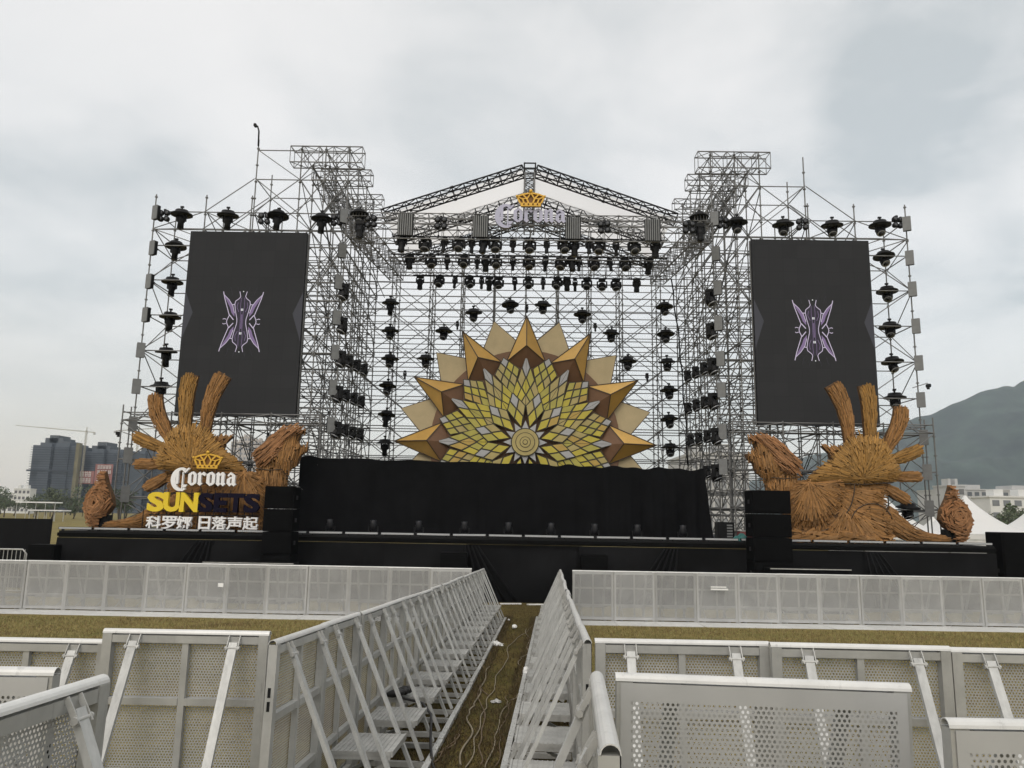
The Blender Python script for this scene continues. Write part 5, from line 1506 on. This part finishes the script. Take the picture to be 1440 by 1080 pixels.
# black power cable over a step of the left wall
def lw_pt(y, off, h): return Vector((LW(y)+off, y, G(y)+h))
y1 = 7.35
pts = [lw_pt(y1+.1, .16, .375), lw_pt(y1, .25, .372), lw_pt(y1-.1, .36, .372), lw_pt(y1-.2, .44, .372), lw_pt(y1-.3, .53, .30), lw_pt(y1-.5, .56, .1), lw_pt(y1-.8, .62, .03), lw_pt(y1-1.2, .72, .015), lw_pt(y1-1.5, .95, .015)]
q = MB(); q.path(pts, .012, 7)
t = thing('power_cable', 'black power cable with a plug lying over a step of the left aisle wall', 'cable', pts[0])
q.build('cord', M['cable_black'], t)
q = MB()
for k in range(3): c = lw_pt(y1+.1+.1*k, .14+.03*k, .40); q.lathe([(.02, -.08), (.035, -.03), (.035, .05), (.02, .08)], 10, Matrix.Translation(c) @ Matrix.Rotation(R(80), 4, 'Y') @ Matrix.Rotation(R(20*k), 4, 'X'))
q.build('plug', M['cable_black'], t)

# small stickers on the front row
for u, v, w_, h_, lab in ((309, 823, .13, .09, 'small white sticker on a left front row barrier panel'), (1012, 829, .42, .035, 'pair of thin white strips on a right front row barrier panel')):
    c = P(u, v, 19.1); q = MB()
    y_ = 19.165 if u < 700 else 19.12
    q.box(c.x-w_/2, c.x+w_/2, y_-.006, y_-.003, c.z-h_/2, c.z+h_/2)
    if u > 700: q.box(c.x-w_/2, c.x+w_*.4, y_-.006, y_-.003, c.z+h_*1.2, c.z+h_*2)
    tag(q.build('sticker', M['litter']), lab, 'sticker')

# ------------------------------------------------------------------ tents, buildings, city, hills
def tent(u, v, ub0, ub1, vb, Y, label, wall=True):
    pk = P(u, v, Y); a = P(ub0, vb, Y-2.4); b = P(ub1, vb, Y-2.4)
    hw = (b.x-a.x)/2; cx = pk.x; ez = (a.z+b.z)/2
    t = thing('pagoda_tent', label, 'tent', (cx, Y, -.1), group='white pagoda tents')
    q = MB(); n = 12; rows = []
    for i in range(n+1):
        f_ = i/n; r_ = hw*(1-f_)**1.0*(1 if True else 0)
        r_ = hw*((1-f_)**.62*.0+(1-f_)) if i == 0 else hw*(1-f_**.55)
        z = ez+(pk.z-ez)*f_
        m = 6
        ring = []
        for e in range(4):
            c0 = [(-1, -1), (1, -1), (1, 1), (-1, 1)][e]; c1 = [(1, -1), (1, 1), (-1, 1), (-1, -1)][e]
            for k in range(m):
                g = k/m; x = c0[0]*(1-g)+c1[0]*g; y = c0[1]*(1-g)+c1[1]*g
                ring.append((cx+x*max(r_, .05), Y+y*max(r_, .05), z-.15*math.sin(math.pi*g)*(1-f_)*.4))
        rows.append(ring)
    vs = [p for r_ in rows for p in r_]; c = len(rows[0])
    q.add(vs, [(i*c+k, i*c+(k+1) % c, (i+1)*c+(k+1) % c, (i+1)*c+k) for i in range(n) for k in range(c)], 0, True)
    q.build('roof', M['tent'], t)
    q = MB()
    for sx, sy in ((-1, -1), (1, -1), (1, 1), (-1, 1)): q.tube((cx+sx*(hw-.06), Y+sy*(hw-.06), -.1), (cx+sx*(hw-.06), Y+sy*(hw-.06), ez), .05)
    q.build('posts', M['alu_dull'], t)
    q = MB(); q.box(cx-hw+.02, cx+hw-.02, Y-hw+.02, Y-hw+.05, ez-.35, ez-.01); q.box(cx-hw+.02, cx+hw-.02, Y+hw-.05, Y+hw-.02, -.05, ez-.01)
    q.build('valance', M['tent'], t)
    if wall:
        q = MB(); nx = 40; vs = []
        for j in range(2):
            for i in range(nx+1): vs.append((cx-hw+.05+(2*hw-.1)*i/nx, Y-hw+.09+.03*math.sin(i*1.3), (-.05, ez-.05)[j]))
        q.add(vs, [(i, i+1, nx+1+i+1, nx+1+i) for i in range(nx)], 0, True); q.build('side_wall', M['tent'], t)
tent(1357, 697, 1292, 1424, 750, 50, 'white pagoda tent with a sharp peak before the pale slab building')
tent(1463, 700, 1412, 1530, 752, 50, 'white pagoda tent cut off by the right edge of the photo')
tent(1243, 697, 1180, 1306, 750, 50, 'white pagoda tent behind the tail of the right driftwood beast')
tent(1312, 727, 1285, 1345, 752, 62, 'smaller white tent between two pagoda tents at the right')
def block(name, label, u0, u1, vt, Y, depth, m, win, floors_, bays, cat='building', zb=-1, group=None, roof=None):
    a, b = P(u0, vt, Y), P(u1, vt, Y); z1 = (a.z+b.z)/2; x0, x1 = a.x, b.x
    t = thing(name, label, cat, ((x0+x1)/2, Y, 0), group=group)
    q = MB(); q.box(x0, x1, Y, Y+depth, zb, z1); q.build('walls', m, t)
    wm = mat('window_glass', win, .2, 0, .2, .3)
    bw = (x1-x0)/bays; fh = z1/floors_
    n = 0
    for i in range(bays):
        for j in range(floors_):
            if n >= 90: break
            q = MB(); q.box(x0+bw*(i+.18), x0+bw*(i+.82), Y-.02*bw, Y-.004*bw, fh*(j+.3), fh*(j+.78)); q.build('window', wm, t); n += 1
    q = MB(); q.box(x0-.1*bw, x1+.1*bw, Y-.1*bw, Y+depth, z1, z1+fh*.14)
    for k in range(2): q.box(x0+(x1-x0)*(.15+.45*k), x0+(x1-x0)*(.32+.45*k), Y+depth*.2, Y+depth*.6, z1+fh*.14, z1+fh*.7)
    q.build('roof', m, t)
    return t
W1 = mat('pale_concrete', (.42, .42, .41), .8, 0, .1, .2); W2 = mat('white_render', (.62, .62, .60), .8, 0, .08, .2); W3 = mat('beige_render', (.46, .42, .38), .8, 0, .1, .1)
block('slab_building', 'long pale grey slab building with rows of openings behind the white tents', 1338, 1500, 690, 210, 18, W1, (.10, .11, .12), 5, 16)
block('white_frame_building', 'white framed building in front of the grey slab at the right', 1392, 1470, 700, 190, 8, W2, (.16, .17, .18), 3, 5)
block('stair_block', 'small grey stair block at the left end of the slab building', 1335, 1357, 684, 205, 8, W1, (.12, .12, .12), 4, 2)
block('grey_hall', 'pale grey hall seen through the scaffold right of the curtain', 972, 1052, 640, 130, 20, W1, (.24, .25, .26), 4, 8)
for k, (u0, u1, v, nm) in enumerate(((325, 340, 622, 'left'), (339, 353, 615, 'middle and tallest'), (354, 368, 620, 'right'))):
    block('residential_tower', 'far pale residential tower seen through the left scaffold, %s of the three' % nm, u0, u1, v, 640, 14, W3, (.20, .20, .21), 16, 3, group='far residential towers')
block('low_white_building', 'low white building at the left edge of the photo', -40, 20, 694, 330, 5, W2, (.12, .12, .13), 3, 8)
block('low_white_building', 'low white building with dark windows just left of the netted tower', 20, 43, 688, 320, 4, W2, (.12, .12, .13), 4, 4)
# towers under construction wrapped in netting
NET = mat('building_netting', (.078, .092, .112), .9, 0, .25, .05, stretch=(1, 1, 3)); NET2 = mat('dark_netting_seam', (.035, .043, .056), .9); NETB = mat('upper_netting', (.085, .095, .105), .9, 0, .2, .08)
def netted(label, u0, u1, vt, Y, steps, hoist, group):
    a, b = P(u0, vt, Y), P(u1, vt, Y); x0, x1, z1 = a.x, b.x, a.z; w_ = x1-x0
    t = thing('netted_tower', label, 'building', ((x0+x1)/2, Y, 0), group=group)
    q = MB()
    for f0, f1, dy in ((0, .2, 1.5), (.2, .46, 0), (.46, .54, 3), (.54, .86, .6), (.86, 1, 1.6)): q.box(x0+w_*f0+.02, x0+w_*f1-.02, Y+dy, Y+20, 0, z1*(.965 if f0 in (0, .86) else 1))
    q.build('net_walls', NET, t)
    q = MB()
    n = 26
    for k in range(n):
        z = z1*(.06+.9*k/n); d = .5 if k in (5, 15) else .14
        q.box(x0-.1-(.9 if k == 15 else 0), x1+.1, Y-.25-(.3 if d > .2 else 0), Y-.02, z, z+d*2)
    q.build('floor_edges', NET2, t)
    q = MB()
    for f0, f1, h in steps: q.box(x0+w_*f0, x0+w_*f1, Y+4, Y+16, z1+.01, z1+h)
    q.build('roof_block', NETB, t)
    q = MB()
    if hoist: q.box(x1+.1, x1+2.0, Y+1, Y+4, 0, z1*1.0)
    for k in range(14):
        if hoist: q.box(x1+.05, x1+2.1, Y+.9, Y+.99, z1*k/14, z1*k/14+.4)
    if hoist: q.build('hoist_shaft', mat('hoist_yellow', (.17, .15, .085), .8, 0, .2, .2), t)
    return t, x0, x1, z1
netted('netted tower under construction with a yellowish hoist shaft, left of the stage', 45, 106, 622, 430, [(.2, .62, 3.0), (.3, .5, 4.6), (.62, .8, 1.2)], True, 'netted towers under construction')
t, x0, x1, z1 = netted('wider netted tower under construction with a reddish banner, behind the left driftwood tuft', 117, 182, 631, 440, [(.1, .5, 2.2), (.22, .42, 4.4)], False, 'netted towers under construction')
netted('third netted tower under construction, half hidden behind the left scaffold', 186, 226, 634, 470, [(.2, .6, 2.5)], False, 'netted towers under construction')
a, b = P(103, 652, 436), P(156, 681, 436)
q = MB(); q.box(a.x, (a.x*.45+b.x*.55), 436, 436.3, b.z, a.z-4); q.box((a.x*.44+b.x*.56), b.x, 436.2, 436.5, b.z, a.z); q.build('banner', mat('faded_red_banner', (.27, .115, .10), .9, 0, .15, .1), t)
q = MB(); r = random.Random(12); w_ = b.x-a.x
for (f0, f1, zz0, zz1, n_) in ((.06, .5, .36, .62, 5), (.06, .5, .06, .30, 6), (.62, .98, .76, .95, 5), (.62, .98, .52, .70, 4), (.62, .95, .28, .46, 3), (.62, .9, .04, .22, 3)):
    for k in range(n_):
        xa = a.x+w_*(f0+(f1-f0)*(k+.1)/n_); xb = a.x+w_*(f0+(f1-f0)*(k+.85)/n_); H_ = a.z-b.z; za, zb = b.z+H_*zz0, b.z+H_*zz1
        for j in range(3): zz = za+(zb-za)*(j+.1)/3; q.box(xa, xb-r.uniform(0, .3)*(xb-xa), 435.6, 435.9, zz, zz+(zb-za)*.14)
        for j in range(2): xx = xa+(xb-xa)*(.1+.6*j+r.uniform(0, .15)); q.box(xx, xx+(xb-xa)*.14, 435.62, 435.92, za, zb)
q.build('banner_marks', mat('pale_banner_marks', (.62, .55, .52), .9), t)
# tower cranes
def crane(label, um, vb, vt, uj0, vj0, uj1, vj1, Y, mcol):
    bs, tp = P(um, vb, Y), P(um, vt, Y); j0, j1 = P(uj0, vj0, Y), P(uj1, vj1, Y); k_ = Y/1080
    t = thing('tower_crane', label, 'crane', (bs.x, Y, 0), group='tower cranes over the city')
    q = MB(); w_ = .9*k_
    for i in (-1, 1):
        for j in (-1, 1): q.bar((bs.x+i*w_, Y+j*w_, 0), (bs.x+i*w_, Y+j*w_, tp.z), .3*k_, .3*k_)
    n = 22
    for k in range(n): q.bar((bs.x-w_, Y-w_, tp.z*k/n), (bs.x+w_, Y-w_, tp.z*(k+1)/n), .22*k_, .22*k_)
    q.build('mast', mcol, t)
    q = MB(); f_ = (bs.x-j0.x)/(j1.x-j0.x); pv = j0.lerp(j1, f_)
    d = Vector((0, 0, 1.0*k_))
    q.bar(j0, j1, .7*k_, .6*k_); q.bar(j0, pv+d, .3*k_, .3*k_); q.bar(pv+d, j1+d*.5, .3*k_, .3*k_)
    n = 16
    for k in range(n):
        g = k/n; A = j0.lerp(pv, g); q.bar(A, A+d*g, .2*k_, .2*k_)
    q.build('jib', mcol, t)
    q = MB(); hd = Vector((bs.x, Y, pv.z+7*k_)); q.bar(Vector((bs.x, Y, pv.z)), hd, .7*k_, .7*k_); q.bar(hd, j0.lerp(pv, .35)+d*.4, .1*k_, .1*k_); q.bar(hd, j1, .12*k_, .12*k_); q.build('apex', mcol, t)
    q = MB(); q.box(min(j1.x, j1.x-2.4*k_), j1.x, Y-k_, Y+k_, j1.z-3*k_, j1.z); q.build('counterweight', W1, t)
    q = MB(); q.box(bs.x-1.3*k_, bs.x+1.3*k_, Y-2*k_, Y, pv.z-3.5*k_, pv.z-.4*k_); q.build('cab', W2, t)
CR = mat('crane_steel', (.30, .27, .20), .6)
crane('tower crane with a long jib over the leftmost netted tower', 111.5, 700, 605, 22, 598, 134, 608.5, 426, CR)
crane('tower crane seen through the left scaffold, jib pointing right', 186, 700, 606, 262, 600, 163, 606, 452, CR)
# trees
LEAF = mat('tree_leaf', (.055, .075, .03), .8, 0, .3, .6, island=.5); LEAF2 = mat('grey_green_leaf', (.075, .09, .045), .8, 0, .3, .6, island=.5); BARK = mat('tree_bark', (.09, .07, .05), .9)
def make_tree(seed, lm):
    r = random.Random(seed); t = thing('tree', '', 'tree')
    q = MB(); q.path([(0, 0, 0), (.05, 0, .25), (0, .03, .5), (.04, 0, .75)], lambda f_: .035-.025*f_, 7)
    for k in range(5):
        a = r.uniform(0, 6.28); q.path([(0, 0, .3+.07*k), (math.cos(a)*.14, math.sin(a)*.14, .48+.07*k), (math.cos(a)*.25, math.sin(a)*.25, .58+.07*k)], lambda f_: .014-.01*f_, 5)
    q.build('trunk', BARK, t)
    q = MB(); cl = [(r.gauss(0, .16), r.gauss(0, .16), r.uniform(.38, .85), r.uniform(.10, .19)) for _ in range(15)]
    for cx, cy, cz, cr in cl:
        for _ in range(46):
            d = Vector((r.gauss(0, 1), r.gauss(0, 1), r.gauss(0, .8))).normalized()*cr*r.uniform(.5, 1.05)
            c = Vector((cx, cy, cz))+d; e = Vector((r.gauss(0, 1), r.gauss(0, 1), r.gauss(0, 1))).normalized()*.035; g = e.orthogonal()*r.uniform(.6, 1)
            q.add([c-e, c+g*.6, c+e, c-g*.6], [(0, 1, 2, 3)])
    q.build('crown', lm, t)
    return t
prot = [make_tree(21, LEAF), make_tree(22, LEAF2), make_tree(23, LEAF)]
tu = [0, 0, 0]
def put_tree(x, y, h, k, label, group):
    o = prot[k] if not tu[k] else copy_tree(prot[k]); tu[k] = 1
    o.location = (x, y, -.15); o.rotation_euler = (0, 0, random.uniform(0, 6)); o.scale = (h*random.uniform(.9, 1.35), h, h)
    tag(o, label, 'tree', group)
r2 = random.Random(2); us = sorted(r2.uniform(-10, 178) for _ in range(24))
for k, u in enumerate(us):
    Y = random.uniform(170, 290); q = P(u, 722, Y); put_tree(q.x, Y, random.uniform(3.5, 8.5), k % 3, 'low green tree below the netted towers at the left, %s from the left' % ORD[k], 'trees below the city at the left')
for k, u in enumerate((1404, 1418, 1429, 1441)):
    Y = 120+k*8; q = P(u, 722, Y); put_tree(q.x, Y, (4.5, 5, 6.8, 6)[k], k % 3, 'dark tree between the right tents and the pale building, %s from the left' % ORD[k], 'trees behind the right tents')
for k, u in enumerate((585, 615, 905, 935, 958)):
    Y = 170; q = P(u, 700, Y); put_tree(q.x, Y, 9, k % 3, 'distant tree behind the stage beside the sunflower, %s from the left' % ORD[k], 'trees behind the stage')
for k, (u0, u1, v) in enumerate(((22, 76, 705), (40, 88, 716.5))):
    a, b = P(u0, v, 150), P(u1, v, 150)
    t = thing('white_canopy', ('upper' if k == 0 else 'lower')+' flat white canopy on the field at the far left', 'canopy', ((a.x+b.x)/2, 150, -.1), group='white canopies on the field')
    q = MB(); q.box(a.x, b.x, 150, 153, a.z-.22, a.z); q.build('roof', M['tent'], t)
    q = MB()
    for i in range(5): x = a.x+(b.x-a.x)*i/4; q.tube((x, 150.5, -.1), (x, 150.5, a.z-.2), .06)
    q.build('posts', M['alu_dull'], t)
# hills
rid = [(700, 733), (820, 728), (900, 722), (1000, 704), (1060, 678), (1137, 641), (1200, 618), (1260, 596), (1313, 576), (1340, 562), (1375, 550), (1405, 545), (1424, 545), (1432, 538), (1442, 533), (1520, 500), (1650, 520), (1800, 610), (2000, 700)]
rp = [P(u, v, 1500) for u, v in rid]
rx_ = [p.x for p in rp]; rz_ = [p.z for p in rp]
q = MB(); nx, ny = 320, 60; vs = []
from mathutils import noise as mnoise
for j in range(ny+1):
    f_ = j/ny; y = 950+1250*f_
    k = min(1, f_/.44) if f_ <= .44 else max(0, 1-(f_-.44)/.56)
    k = k**1.1
    for i in range(nx+1):
        x = rx_[0]+(rx_[-1]-rx_[0])*i/nx
        z = float(np.interp(x*(1500/ max(y, 1500) if y > 1500 else 1), rx_, rz_))
        nn = mnoise.fractal(Vector((x/170, y/170, 3)), .9, 2.1, 7)
        z = z*k+nn*52*math.sin(math.pi*min(1, f_/.88)) * (1-math.exp(-((f_-.44)/.12)**2)*.75)
        vs.append((x, y, max(z, -2) if 0 < j < ny else -3))
q.add(vs, [(j*(nx+1)+i, j*(nx+1)+i+1, (j+1)*(nx+1)+i+1, (j+1)*(nx+1)+i) for j in range(ny) for i in range(nx)], 0, True)
tag(q.build('mountain', mat('wooded_slope', (.026, .040, .028), .95, 0, .75, .02)), 'wooded mountain fading to blue at the right', kind='structure')
